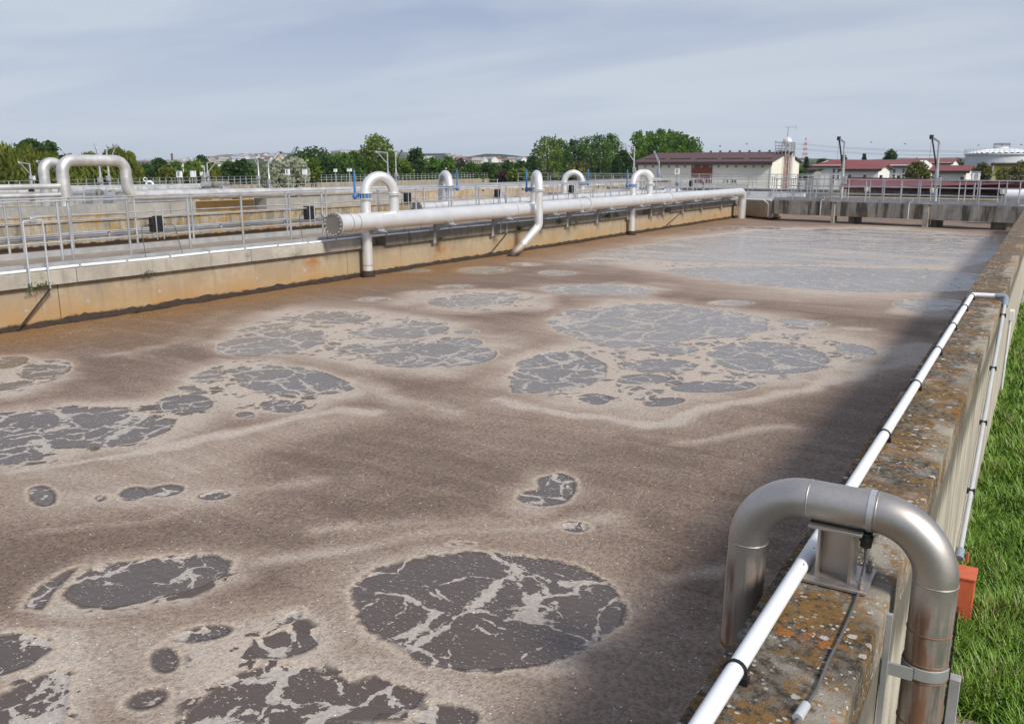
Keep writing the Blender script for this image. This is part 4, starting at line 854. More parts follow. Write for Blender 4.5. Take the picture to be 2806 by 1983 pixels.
for k, dx in enumerate((0.0, 0.24)):
    MB().tube(fillet([(-14.0+dx, 45.4, 0.97), (-12.35+dx*1.6, 44.5, 0.97), (-11.95+dx, 44.05, 0.80), (-11.95+dx, 44.05, 0.16)], 0.12, 6), 0.03, 8).build('tube', M['pvc'], t)
def davit(base, top, tip, label, r=0.06, strut=0.45, mat='galv', arm2=None, group=None, dark=False, foot=False):
    """small lifting crane: post, arm, strut and winch"""
    base, top, tip = Vector([float(q) for q in base]), Vector([float(q) for q in top]), Vector([float(q) for q in tip]); t = thing('davit_crane', base, label, 'crane', group)
    mid = base.lerp(top, 0.55)
    MB().tube([base, mid, mid+Vector((0, 0, 0.02)), top], [r, r, r*0.75, r*0.72], 12).build('post', M[mat], t)
    MB().bar(top, tip, r*1.1, r*1.1).build('arm', M[mat], t)
    s0 = base.lerp(top, 1-strut); MB().bar(s0, tip.lerp(top, 0.06), r*0.8, r*0.8).build('strut', M['black' if dark else mat], t)
    MB().cyl(tip+Vector((0, 0, r)), tip-Vector((0, 0, r*1.4)), r*1.15, 8).build('pulley', M['black' if dark else mat], t)
    wq = base.lerp(top, 0.36); MB().cbox(wq+Vector((r*1.2, -r*1.4, 0)), (r*3, r*3.4, r*4.5)).build('winch', M['steel_dull'], t, bevel=0.01)
    if foot:
        MB().lathe(base, [(r*2.2, 0), (r*2.2, 0.03), (r*1.1, 0.05)], 14).build('foot_plate', M[mat], t)
        for a in (0.4, 2.5, 4.6): MB().prism([(0, 0), (r*2, 0), (0, 0.3)], 'y', -0.006, 0.006).build('rib', M[mat], t).location = (0, 0, 0)
        MB().cyl(tip, tip-Vector((-0.02, 0, 1.3)), 0.006, 5).build('rope', M['cable'], t)
davit(bpt(-8.55, 0.55, 1.03), bpt(-8.60, 0.55, 3.72), bpt(-8.90, 0.55, 3.93), 'slim grey davit crane standing on the footbridge near the stained wall end', 0.075, 0.50, dark=True, foot=True)
davit(bpt(-4.40, 0.55, 1.03), bpt(-4.48, 0.55, 3.66), bpt(-4.82, 0.55, 3.90), 'slim grey davit crane standing on the footbridge near the lichened wall end', 0.075, 0.50, dark=True, foot=True)
def panel_box(c, wd, ht, zb, label, oval=True, mat='white', group=None, cap=True):
    """instrument housing on a post; faces the basin side"""
    c = Vector([float(q) for q in c]); t = thing('instrument_panel', (c.x, c.y, zb), label, 'panel', group); a = math.atan2(c.x, -c.y)+math.pi if False else 0.25
    MB().cbox(c, (wd, wd*0.55, ht), a).build('housing', M[mat], t, bevel=0.01)
    MB().cyl((c.x, c.y, zb), (c.x, c.y, c.z-ht/2), wd*0.11, 8).build('post', M['galv_matt'], t)
    if cap: MB().cbox((c.x, c.y, c.z+ht/2+0.012), (wd*1.2, wd*0.8, 0.025), a).build('rain_cap', M['steel_dull'], t)
    if oval:
        f = Matrix.Rotation(a, 3, 'Z') @ Vector((0, -1, 0)); q = c+f*(wd*0.276); u = Matrix.Rotation(a, 3, 'Z') @ Vector((1, 0, 0))
        MB().tube([q+u*x+Vector((0, 0, z)) for x, z in [(wd*0.17*math.cos(s), ht*0.17+wd*0.17*math.sin(s)) for s in np.linspace(0, math.pi, 9)]+[(wd*0.17*math.cos(s), -ht*0.17+wd*0.17*math.sin(s)) for s in np.linspace(math.pi, 2*math.pi, 9)]+[(wd*0.17, ht*0.17)]], wd*0.03, 6, False).build('oval_gasket', M['black'], t)
        MB().cbox(q+f*0.001, (wd*0.30, 0.008, ht*0.42), a).build('window', M['steel_dull'], t)
    return t
panel_box(atd(ZG(1795, 545), 46), 0.40, 0.50, 0.9, 'white instrument box with an oval window on a post behind the footbridge')
def lantern(c, label):
    t = thing('lantern', (c[0], c[1], c[2]-0.12), label, 'lamp'); MB().tube([(c[0], c[1], c[2]-0.12), (c[0], c[1], c[2]-0.06), (c[0], c[1], c[2]+0.09), (c[0], c[1], c[2]+0.12)], [0.07, 0.115, 0.12, 0.08], 12).build('shade', M['cream_lamp'], t)
    MB().cyl((c[0], c[1], c[2]-0.12), (c[0], c[1]+0.02, 1.03), 0.018, 6).build('stem', M['galv'], t)
lantern(bpt(-7.78, 1.52, 1.56), 'cream lantern on the back railing of the footbridge next to the stained wall side davit')
lantern(bpt(-4.86, 1.52, 1.55), 'cream lantern on the back railing of the footbridge beside the lichened wall side davit')
lantern(bpt(-2.05, 1.52, 1.57), 'cream lantern on the back railing of the footbridge next to the fat white pipe')
t = thing('white_pipe', (-0.4, 46.5, 0), 'fat white pipe with a slanted concrete saddle beyond the footbridge', 'pipe')
MB().tube([(-1.75, 46.6, 1.35), (4.0, 46.6, 1.35)], 0.28, 24).build('tube', M['pvc'], t); MB().prism([(-2.6, 0.6), (-1.9, 1.18), (3.0, 1.18), (3.0, 0.6)], 'y', 46.2, 47.1).build('saddle', M['wall_grey'], t)

# ------------------------------------------------------------------ more basins and channels behind the footbridge
def long_wall(name, label, x0, x1, y0, y1, z1, mat, cap=None, z0=-1.42):
    t = thing(name, ((x0+x1)/2, (y0+y1)/2, z0), label, 'wall'); MB().box(x0, x1, y0, y1, z0, z1).build('wall_body', M[mat], t)
    if cap: MB().box(x0-0.02, x1+0.02, y0-0.05, y1+0.05, z1, z1+0.08).build('capping', M[cap], t)
    return t
structure(MB().box(-45, 12, 68, 100, -1.45, -0.6).build('yard', M['deck_grey']))
long_wall('channel_wall', 'ochre lichened channel wall beyond the footbridge', -12.5, 10, 56.0, 56.5, 0.60, 'wall_lichen', 'wall_pale')
long_wall('channel_wall', 'grey concrete channel wall in front of the low red roof', -12.5, 12, 62.0, 62.6, 0.42, 'wall_grey', 'wall_pale')
long_wall('channel_wall', 'dark stepped channel wall close behind the footbridge', -12.0, 9, 50.0, 50.4, 0.62, 'coping_dark', 'deck_grey')
structure(MB().box(-12.4, 10, 50.5, 62.0, -0.4, 0.15).build('channel_water', M['sludge']))
long_wall('channel_wall', 'pale broad ledge between the channels behind the footbridge', -12.3, 11, 58.6, 60.0, 0.66, 'wall_grey', 'wall_pale')
long_wall('channel_wall', 'narrow pale ledge just behind the footbridge railing', -12.2, 9.5, 53.0, 53.5, 0.70, 'wall_grey', 'deck_grey')
long_wall('channel_wall', 'pale concrete cross wall closing the second basin', -27.5, -16.3, 49.2, 49.9, 0.92, 'wall_pale', 'deck_grey')
long_wall('channel_wall', 'long white painted parapet between basins beyond the manifold end', -30.0, -13.5, 58.0, 58.4, 1.02, 'white', None)
long_wall('channel_wall', 'grey parapet beside the cross walkway in front of the cream hall', -40.0, -12.5, 66.0, 66.4, 0.95, 'wall_grey', 'deck_grey')
rail_run('railing', 'galvanised railing across the far end of the second basin', (-27.5, 49.3, 1.0), (-12.6, 47.2, 1.0), list(np.arange(0.1, 15, 1.35)), 1.0, 1.08)
rail_run('railing', 'galvanised railing on the white parapet beyond the manifold end', (-30, 57.9, 1.02), (-12.6, 57.9, 1.02), list(np.arange(0.1, 17.4, 1.45)), 1.02, 1.08)
rail_run('railing', 'galvanised railing running away behind the footbridge corner', (-12.45, 46.6, 1.0), (-12.45, 66.0, 1.0), list(np.arange(0.1, 19.4, 1.5)), 1.0, 1.08)
rail_run('railing', 'far galvanised railing on the grey parapet in front of the cream hall', (-40, 65.9, 1.02), (-12.6, 65.9, 1.02), list(np.arange(0.1, 27.3, 1.5)), 1.02, 1.08)

# ================================================================== second manifold on the other side of the walkway
M2X, M2R = -16.62, 0.17
MN = thing('air_manifold', (M2X, 34, 0.9), 'second pale steel manifold behind the walkway railing, with a grey end cap', 'pipe')
MB().tube(fillet([(M2X, 21.4, MZ), (M2X, 44.0, MZ), (M2X, 44.0, -0.2)], 0.4, 10), M2R, 28).build('main_tube', M['steel'], MN)
ec = MB().cyl((M2X, 21.36, MZ), (M2X, 21.40, MZ), M2R+0.05, 28).build('end_cap', M['cap'], MN)
for i in range(12):
    a = 2*math.pi*i/12; r = M2R+0.028; MB().cyl((M2X+r*math.cos(a), 21.33, MZ+r*math.sin(a)), (M2X+r*math.cos(a), 21.45, MZ+r*math.sin(a)), 0.012, 6).build('bolt', M['galv'], ec)
for y in (31.3, 38.2): MB().cyl((M2X, y-0.05, MZ), (M2X, y+0.05, MZ), M2R+0.07, 28).build('flange', M['steel'], MN)
for y in (22.2, 25, 28, 31.8, 35, 39, 42): MB().tube([(M2X, y-0.02, MZ), (M2X, y+0.02, MZ)], M2R+0.004, 28).build('strap', M['galv'], MN); MB().box(M2X-0.2, -16.28, y-0.05, y+0.05, MZ-M2R-0.06, MZ-M2R-0.005).build('bracket', M['galv_matt'], MN)
for A, B_, lab, vlab, d in (((-17.2, 23.5), (-16.58, 23.1), 'steel gooseneck of the second manifold next to its grey end cap', 'blue butterfly valve on the second manifold next to its grey end cap', (0.81, 0.58, 0)),
                         ((-17.25, 32.2), (M2X, 32.6), 'steel gooseneck in the middle of the second manifold', 'blue butterfly valve in the middle of the second manifold', (0.89, 0.45, 0)),
                         ((-17.2, 39.6), (M2X, 40.1), 'last steel gooseneck of the second manifold, behind the far manifold flange', 'blue butterfly valve on the last gooseneck of the second manifold', (0.9, 0.4, 0))):
    G = thing('gooseneck_pipe', (A[0], A[1], -0.3), lab, 'pipe')
    MB().tube([Vector((A[0], A[1], -0.35)), Vector((A[0], A[1], 1.2))]+arch(A, B_, 1.97, 0.40)+[Vector((B_[0], B_[1], 1.35))], GR, 26).build('bent_tube', M['steel'], G); flange_pair((A[0], A[1], 1.96), GR, G)
    MB().cyl((B_[0], B_[1], 1.98), (B_[0], B_[1], 2.0), GR+0.055, 24).build('flange', M['steel'], G)
    valve((B_[0], B_[1], 1.92), GR, d, vlab)
q = atd(ZD(690, 452), 29.0)
bd = thing('bird', q, 'small dark bird with a white breast perched on top of a gooseneck', 'bird')
M['bird'] = plain('dark plumage', (0.03, 0.03, 0.032), 0.7, 0, 0.3, 40); M['birdw'] = plain('white plumage', (0.7, 0.7, 0.68), 0.7, 0, 0.1, 40)
q = Vector((-16.89, 23.30, 2.52)); bd.location = q
b_ = MB(); b_.sphere(q+Vector((0, 0, 0.045)), 0.055, 0.032, 0.038, 10, 8); b_.sphere(q+Vector((0.052, 0, 0.082)), 0.022, 0.02, 0.021, 8, 6); b_.tube([q+Vector((-0.04, 0, 0.05)), q+Vector((-0.13, 0, 0.03))], [0.014, 0.004], 6); b_.tube([q+Vector((0.07, 0, 0.082)), q+Vector((0.088, 0, 0.08))], [0.006, 0.001], 5)
b_.build('body', M['bird'], bd); MB().sphere(q+Vector((0.022, 0, 0.035)), 0.036, 0.028, 0.03, 8, 6).build('breast', M['birdw'], bd); lg = MB(); lg.cyl(q+Vector((0, 0.012, 0.02)), q+Vector((0, 0.012, -0.02)), 0.003, 4); lg.build('leg', M['bird'], bd); MB().cyl(q+Vector((0, -0.012, 0.02)), q+Vector((0, -0.012, -0.02)), 0.003, 4).build('leg', M['bird'], bd)
# motor valve group behind the last gooseneck
t = thing('motor_valve', (-14.6, 35.2, 0.95), 'pale blue motor driven valve behind the far manifold flange', 'valve')
p = Vector((-14.7, 35.2, 1.0)); MB().cyl(p, p+Vector((0, 0, 0.62)), 0.10, 12).build('column', M['bluepale'], t); MB().cbox(p+Vector((0, 0, 0.72)), (0.26, 0.3, 0.26)).build('gearbox', M['bluepale'], t, bevel=0.03); MB().cyl(p+Vector((0.05, 0, 1.05)), p+Vector((0.75, 0.25, 1.05)), 0.10, 14).build('motor', M['steel_dull'], t); MB().cyl(p+Vector((0.05, 0, 0.72)), p+Vector((0.60, 0.2, 0.72)), 0.085, 14).build('actuator', M['steel_dull'], t)
MB().cyl(p+Vector((0.05, 0, 0.80)), p+Vector((0.05, 0, 1.05)), 0.05, 10).build('spindle', M['bluepale'], t)
for (x, y, nm) in ((-14.75, 38.6, 'one'), (-14.75, 42.2, 'two')):
    t = thing('motor_valve', (x, y, 0.95), 'small pale blue valve actuator on the walkway ' + ('beyond the motor driven valve' if nm == 'one' else 'close to the manifold end elbow'), 'valve'); MB().cyl((x, y, 0.95), (x, y, 1.75), 0.05, 8).build('stem', M['steel_dull'], t); MB().cbox((x, y, 1.83), (0.14, 0.13, 0.15)).build('gearbox', M['bluepale'], t, bevel=0.02)

# ================================================================== big pipe with expansion loops on the wall beyond the second basin
BX = -31.6
def bz(y): return 1.475 - (y-22)*0.0087
BW = thing('channel_wall', (-32, 30, -1.42), 'grey concrete channel wall carrying the big pipe beyond the second basin', 'wall')
for a, c, mt in ((-6, 10, 'wall_pale'), (10, 23.6, 'wall_grey'), (23.6, 24.9, 'wall_grey'), (28.9, 40, 'wall_grey'), (40, 52, 'wall_pale'), (52, 72, 'wall_pale')):
    MB().box(-32.2, -31.35, a+0.01, c-0.01, -1.42, 1.16).build('wall_panel', M[mt], BW)
MB().box(-33.0, -32.21, 24.9, 28.9, -1.42, 1.10).build('recess_back', M['ochre'], BW)
structure(MB().box(-31.35, -28.1, -8, 72, -1.42, 0.30).build('channel_floor', M['ochre']))
long_wall('channel_wall', 'low pale concrete sump wall with a sharp corner behind the lichened wall', -30.3, -29.9, -6, 20.5, 0.86, 'wall_pale', 'wall_pale', -1.3)
BP = thing('big_pipe', (BX, 40, 1.1), 'big white-grey pipe with a tall expansion loop, running beyond the second basin', 'pipe')
r_ = 0.215
M['bigpipe'] = steel('streaked aluminium cladding', (0.72, 0.715, 0.70), 0.5, dirt=0.25, metal=0.6, brush=(6, 6, 0.6))
pp = fillet([(BX, 19.22, 0.2), (BX, 19.22, 2.84), (BX, 21.85, 2.84), (BX, 21.85, bz(22)), (BX, 26, bz(26))], 0.42, 10)
MB().tube(pp+[(BX, y, bz(y)) for y in range(30, 74, 4)], r_, 28).build('main_tube', M['bigpipe'], BP)
for y in (27, 30.6, 34.5, 38.6, 42.8, 47, 52, 58, 64): MB().tube([(BX, y, bz(y)), (BX, y+0.05, bz(y))], r_+0.006, 28).build('joint_band', M['bigpipe'], BP); MB().box(BX-0.25, BX+0.25, y+0.3, y+0.5, 1.16, bz(y)-r_+0.03).build('saddle', M['coping_dark'], BP)
for z in (2.25, 1.75): MB().tube([(BX, 19.22, z), (BX, 19.22, z+0.03)], r_+0.006, 28).build('joint_band', M['bigpipe'], BP)
MB().tube([(BX, 21.85, 2.2), (BX, 21.85, 2.23)], r_+0.006, 28).build('joint_band', M['bigpipe'], BP)
BP2 = thing('loop_pipe', (-34, 20.3, 0.3), 'second shorter expansion loop of pale pipe behind the tall loop', 'pipe')
MB().tube(fillet([(-34, 19.9, 0.2), (-34, 19.9, 2.77), (-34, 20.62, 2.77), (-34, 20.62, 0.2)], 0.34, 10), 0.2, 28).build('bent_tube', M['bigpipe'], BP2)
for z in (2.3, 1.8): MB().tube([(-34, 19.9, z), (-34, 19.9, z+0.03)], 0.206, 28).build('joint_band', M['bigpipe'], BP2)
for z, rr, nm in ((1.89, 0.105, 'upper of two parallel pale pipes meeting the tall expansion loop'), (1.58, 0.085, 'lower of two parallel pale pipes meeting the tall expansion loop')):
    t = thing('feed_pipe', (BX, 12, z-rr), nm, 'pipe'); MB().cyl((BX, 4, z), (BX, 19.1, z), rr, 18).build('tube', M['bigpipe'], t)
    for y in (14.2, 17.95): MB().cbox((BX, y, z-rr-0.02 if rr > 0.1 else z-rr-0.06), (0.2, 0.1, 0.1)).build('support', M['black'], t)
# ------------------------------------------------------------------ tank roofs, far pipe, gridded far railing
structure(MB().box(-70, -34.9, -20, 160, -1.43, 0.42).build('tank_deck', M['wall_grey']))
TK = thing('channel_wall', (-46, 40, 0.42), 'long pale parapet of the far tanks behind the big pipe', 'wall'); MB().box(-46.4, -46.0, -5, 150, 0.42, 0.75).build('wall_body', M['wall_pale'], TK)
p0 = atx(ZB(80, 840), -44.5); p1 = atx(ZB(1310, 800), -44.5)
t = thing('far_pipe', (-44.5, 30, 1.0), 'pale pipe behind the life rings, parallel to the big pipe', 'pipe'); MB().cyl((-44.5, p0[1]-10, 1.40), (-44.5, p1[1], 1.36), 0.26, 18).build('tube', M['bigpipe'], t)
for y in np.arange(14, p1[1], 6.0): MB().cbox((-44.5, y, 0.76), (0.5, 0.3, 0.68)).build('support', M['wall_grey'], t)
rail_run('railing', 'galvanised railing in front of the far pipe, carrying two life rings', (-42, 20, 0.42), (-42, 66, 0.42), list(np.arange(0.2, 46, 1.9)), 0.42, 1.12, (0.72, 0.36), 0.035, 0.024, 0.03)
pts = [atz((-220, 502), 1.53), atz((500, 486), 1.53), atz((880, 479.4), 1.53), atz((1345, 473.5), 1.53)]
for i, nm in enumerate(('nearest the weeping willows', 'in front of the round dark tree', 'ending in a sloping stair rail by the dark shrubs')):
    a, c = Vector(pts[i]), Vector(pts[i+1]); a.z = c.z = 0.45; L = (c-a).length
    tt = rail_run('railing', 'distant gridded galvanised railing ' + nm, a, c, list(np.arange(0.0, L, 1.25)), 0.45, 1.08, (0.72, 0.36), 0.04, 0.03, 0.035)
    d = (c-a).normalized(); nrm = Vector((-d.y, d.x, 0)); q = MB(); vs = [a+nrm*0.4, c+nrm*0.4, c-nrm*0.3, a-nrm*0.3]
    q.add([(v.x, v.y, -1.42) for v in vs]+[(v.x, v.y, 0.45) for v in vs], [(0,3,2,1),(4,5,6,7),(0,1,5,4),(1,2,6,5),(2,3,7,6),(3,0,4,7)]).build('tank_edge', M['wall_pale'], tt, fix=True)
    if i == 2:
        e = c+d*5.5; MB().cyl((c.x, c.y, 1.53), (e.x, e.y, -0.3), 0.04, 8).build('stair_rail', M['galv'], tt); MB().cyl((c.x, c.y, 1.1), (e.x, e.y, -0.75), 0.03, 8).build('stair_rail', M['galv'], tt); MB().bar((c.x, c.y, 0.40), (e.x, e.y, -1.42), 0.9, 0.12).build('stair_flight', M['galv_matt'], tt)
# ------------------------------------------------------------------ life rings
def life_ring(p, dep, R, label, cover=False):
    c = Vector(atd(p, dep)); t = thing('life_ring', c-Vector((0, 0, R)), label, 'life ring'); u = Vector(BR); v = Vector((0, 0, 1))
    MB().tube(arc(c, u*R*0.78, v*R*0.78, 0, 2*math.pi, 24), R*0.26, 10, False).build('ring', M['white'], t)
    for a in (0.8, 2.4, 3.9, 5.5):
        MB().tube(arc(c, u*R*0.78, v*R*0.78, a-0.12, a+0.12, 3), R*0.275, 10).build('band', M['steel_dull'], t)
    MB().cyl(c-v*R, (c.x, c.y, 0.42), 0.03, 8).build('post', M['galv'], t)
    if cover: MB().prism([(-R*0.4, 0), (R*0.4, 0), (0, R*0.5)], 'y', -0.05, 0.05).build('hood', M['steel_dull'], t).location = (0, 0, R*1.4)
life_ring(ZB(310, 728), 100, 0.26, 'small white life ring hanging free on the far railing')
life_ring(ZB(390, 822), 60, 0.30, 'larger white life ring under a little grey hood', True)
# ------------------------------------------------------------------ davits and instrument boxes in the plant
def dv(base, top, tip, dep, label, r=0.05, strut=0.5, dark=False, mat='galv'):
    dep *= 1.3; r *= 1.1
    b = atd(base, dep); t = atd(top, dep); b[0], b[1] = t[0], t[1]; davit(b, t, atd(tip, dep), label, r, strut, mat, dark=dark)
dv(Z1(278, 480), Z1(262, 290), Z1(168, 275), 52, 'white davit crane in front of the willows beside the twin feed pipes', 0.06)
dv(Z1(385, 480), Z1(380, 270), Z1(328, 264), 56, 'white davit crane partly hidden behind the shorter expansion loop', 0.06)
dv(Z1(890, 560), Z1(872, 200), Z1(848, 118), 46, 'steel davit crane with steep arm rising behind the tall expansion loop', 0.075, 0.3)
dv(Z1(960, 560), Z1(946, 165), Z1(1040, 122), 47, 'steel davit crane with a lattice like arm behind the tall expansion loop', 0.07, 0.35)
dv(ZB(1420, 760), ZB(1408, 430), ZB(1600, 392), 50, 'white davit crane with long straight arm beside the double instrument boxes', 0.06, 0.55)
dv(ZB(1362, 760), ZB(1356, 485), ZB(1320, 490), 50, 'short white davit post next to the long armed davit', 0.06, 0.2)
dv(Z2(190, 560), Z2(183, 322), Z2(128, 262), 52, 'grey davit crane leaning over the silvery shrub', 0.055, 0.25)
dv(Z2(280, 600), Z2(275, 345), Z2(386, 254), 48, 'davit crane with a dark arm beside the silvery shrub', 0.055, 0.2, True)
dv(Z2(1348, 560), Z2(1335, 255), Z2(1235, 245), 62, 'white davit crane with triangular arm above the first gooseneck', 0.075, 0.32)
dv(Z2(1415, 560), Z2(1408, 260), Z2(1462, 238), 62, 'grey davit crane with short dark arm above the first gooseneck', 0.07, 0.3, True)
dv(Z3(1432, 520), Z3(1424, 205), Z3(1320, 190), 70, 'white davit crane with triangular arm next to the cream hall', 0.09, 0.4)
dv(Z3(1640, 520), Z3(1645, 330), Z3(1600, 247), 66, 'white davit crane with steep arm in front of the cream hall wall', 0.07, 0.2)
for p, dep, wd, ht, lab, ov in ((ZB(917, 632), 75, 0.46, 0.56, 'white instrument box with an oval window behind the life rings', True), (ZB(1140, 628), 75, 0.26, 0.56, 'white twin instrument box, the slimmer half beside the long armed davit', False), (ZB(1188, 628), 75.5, 0.24, 0.56, 'white twin instrument box, the half further from the life rings', False),
                            (ZB(1312, 625), 75, 0.24, 0.34, 'small white instrument box right beside the short davit post', False), (Z2(447, 425), 80, 0.40, 0.56, 'white instrument box with oval window in front of the silvery shrub', True), (Z2(600, 425), 81, 0.42, 0.56, 'white instrument box at the edge of the silvery shrub', False),
                            (Z2(873, 412), 95, 0.36, 0.36, 'grey instrument box on a post in front of the round dark tree', False), (Z2(998, 408), 95, 0.50, 0.36, 'wide grey instrument box on a post before the tall pale tree', False), (ZE(650, 540), 64, 0.34, 0.50, 'white instrument box with oval window in front of the cream hall', True),
                            (Z1(302, 415), 70, 0.20, 0.34, 'small white instrument box beside the davit in front of the willows', False)):
    c = atd(p, dep); panel_box(c, wd, ht, 0.42 if c[0] < -34 else 0.0, lab, ov)
# pumps and fittings that crowd the tank deck behind the expansion loop
for i, (p, dep, s) in enumerate(((ZA(1600, 830), 42, 0.5), (ZA(1830, 850), 43, 0.6), (ZA(1960, 870), 41, 0.4), (ZB(1400, 820), 50, 0.6), (ZB(1640, 800), 52, 0.45))):
    c = Vector(atd(p, dep)); lab = ('squat dark pump under the tall expansion loop', 'wide dark pump under the tall expansion loop', 'small dark pump by the leg of the tall expansion loop', 'dark pump at the foot of the long armed davit', 'small dark pump beyond the long armed davit')[i]
    t = thing('pump', (c.x, c.y, 0.42), lab, 'pump'); MB().cyl((c.x-s*0.6, c.y, c.z), (c.x+s*0.6, c.y+0.2, c.z), s*0.32, 14).build('motor', M['steel_dull'], t); MB().sphere((c.x+s*0.8, c.y+0.25, c.z), s*0.36).build('casing', M['coping_dark'], t); MB().box(c.x-s*0.8, c.x+s, c.y-0.2, c.y+0.4, 0.42, max(0.5, c.z-s*0.3)).build('plinth', M['wall_grey'], t)
rail_run('railing', 'cluttered galvanised railing under the tall expansion loop', (-37.5, 20.6, 0.42), (-37.5, 28.5, 0.42), list(np.arange(0.1, 7.8, 0.75)), 0.42, 1.3, (0.9, 0.5))

# ================================================================== buildings
M['cream'] = plain('cream plaster', (0.83, 0.79, 0.68), 0.85, 0, 0.08, 0.6)
M['whitewall'] = plain('off white plaster', (0.82, 0.81, 0.77), 0.85, 0, 0.08, 0.6)
M['roof_maroon'] = plain('maroon sheet roof', (0.105, 0.055, 0.056), 0.55, 0, 0.18, 0.8)
M['roof_red'] = plain('red sheet roof', (0.215, 0.062, 0.062), 0.6, 0, 0.18, 0.8)
M['roof_edge'] = plain('dark roof trim', (0.05, 0.03, 0.03), 0.6, 0, 0.2, 2)
M['panel_brown'] = plain('red brown cladding', (0.24, 0.065, 0.03), 0.6, 0, 0.15, 1.5, stretch=(0.2, 0.2, 4))
M['glass'] = plain('dark window glass', (0.02, 0.022, 0.025), 0.12, 0, 0.2, 2)
M['frame'] = plain('white window frame', (0.72, 0.72, 0.70), 0.5, 0, 0.06, 4)
M['yellow'] = plain('yellow plaster', (0.62, 0.58, 0.12), 0.85, 0, 0.1, 0.8)
M['tank'] = plain('pale grey tank paint', (0.62, 0.64, 0.68), 0.5, 0, 0.1, 0.5)
M['tankdome'] = plain('white dome sheeting', (0.78, 0.79, 0.80), 0.45, 0, 0.08, 0.6)
def ribbed_roof(name, par, e0, e1, r1, r0, mat, n):
    """roof slope (eave e0-e1, ridge r0-r1) with standing seams as relief"""
    e0, e1, r1, r0 = [Vector([float(q) for q in v]) for v in (e0, e1, r1, r0)]
    nrm = (e1-e0).cross(r0-e0).normalized(); nrm = nrm if nrm.z > 0 else -nrm; mb = MB()
    mb.add([e0, e1, r1, r0, e0-nrm*0.08, e1-nrm*0.08, r1-nrm*0.08, r0-nrm*0.08], [(0,1,2,3),(7,6,5,4),(0,4,5,1),(1,5,6,2),(2,6,7,3),(3,7,4,0)]); o = mb.build(name, mat, par, smooth=False, fix=True)
    s = MB()
    for i in range(n+1):
        t = i/n; a = e0.lerp(e1, t)+nrm*0.02; b = r0.lerp(r1, t)+nrm*0.02; s.bar(a, b, 0.05, 0.05, nrm)
    so = s.build('seams', mat, o, smooth=False); so['kind'] = 'stuff'
    return o
def win(par, x0, x1, z0, z1, y, bars=(1, 1), name='window'):
    """window on a wall that faces -Y"""
    w_ = MB(); t = 0.09; w_.box(x0, x1, y-0.05, y+0.05, z0, z0+t); w_.box(x0, x1, y-0.05, y+0.05, z1-t, z1); w_.box(x0, x0+t, y-0.05, y+0.05, z0+t, z1-t); w_.box(x1-t, x1, y-0.05, y+0.05, z0+t, z1-t)
    for i in range(bars[0]): xx = x0+(x1-x0)*(i+1)/(bars[0]+1); w_.box(xx-t/3, xx+t/3, y-0.045, y+0.05, z0+t, z1-t)
    for i in range(bars[1]): zz = z0+(z1-z0)*(i+1)/(bars[1]+1); w_.box(x0+t, x1-t, y-0.04, y+0.05, zz-t/3, zz+t/3)
    o = w_.build(name, M['frame'], par, smooth=False); MB().box(x0+t, x1-t, y-0.012, y+0.03, z0+t, z1-t).build('pane', M['glass'], o, smooth=False); return o
GZ = -1.42
HY = 118.0
hx0, hx1 = aty(ZE(205, 500), HY)[0], aty(ZE(1725, 500), HY)[0]; hz = aty(ZE(1000, 432), HY)[2]; HY2 = atx(ZE(2048, 432), hx1)[1]; hm = (HY+HY2)/2; hr = aty(ZE(1895, 318), hm)[2]
def hX(x): return aty(ZE(x, 500), HY-0.1)[0]
def hZ(y): return aty(ZE(1000, y), HY-0.1)[2]
H = thing('hall', ((hx0+hx1)/2, hm, GZ), 'long cream hall with a maroon sheet roof, brown cladding panel and a roof platform', 'building')
MB().prism([(HY, GZ), (HY2, GZ), (HY2, hz), (hm, hr-0.15), (HY, hz)], 'x', hx0, hx1).build('wall', M['cream'], H, smooth=False, fix=True)
ov = 0.5
rf = ribbed_roof('roof', H, (hx0-ov, HY-0.7, hz-0.02), (hx1+ov*0.6, HY-0.7, hz-0.02), (hx1+ov*0.6, hm, hr), (hx0-ov, hm, hr), M['roof_maroon'], 46)
ribbed_roof('roof', H, (hx0-ov, HY2+0.7, hz-0.02), (hx1+ov*0.6, HY2+0.7, hz-0.02), (hx1+ov*0.6, hm, hr), (hx0-ov, hm, hr), M['roof_maroon'], 46)
MB().box(hx0-ov, hx1+ov*0.6, HY-0.78, HY-0.70, hz-0.42, hz-0.0).build('fascia', M['roof_edge'], H, smooth=False)
MB().box(hx0-ov, hx1+ov*0.6, HY-0.70, HY, hz-0.40, hz-0.36).build('soffit', M['roof_edge'], H, smooth=False)
for i in range(13): x = hx0+1.0+(hx1-hx0-2)*i/12; MB().cbox((x, hm, hr+0.14), (0.28, 0.2, 0.22)).build('ridge_vent', M['roof_edge'], rf, smooth=False)
for i in range(5): a = hx0+(hx1-hx0)*(i+0.08)/5; MB().bar((a, HY+1.7, hz+(hr-hz)*0.22+0.12), (a+(hx1-hx0)*0.165, HY+1.7, hz+(hr-hz)*0.22+0.12), 0.05, 0.16).build('snow_guard', M['roof_edge'], rf, smooth=False)
pn = MB().box(hX(812), hX(1052), HY-0.06, HY+0.02, GZ, hz-0.40).build('cladding_panel', M['panel_brown'], H, smooth=False)
for i in range(1, 16): z = GZ+(hz-0.4-GZ)*i/16; MB().box(hX(812), hX(1052), HY-0.075, HY-0.06, z-0.02, z+0.02).build('board_lap', M['panel_brown'], pn, smooth=False)
for x in (280, 370, 460, 552, 645, 737, 1120, 1220, 1320, 1425, 1522, 1622): MB().cyl((hX(x), HY-0.06, hZ(487)), (hX(x), HY+0.02, hZ(487)), 0.17, 12).build('vent', M['wall_grey'], H)
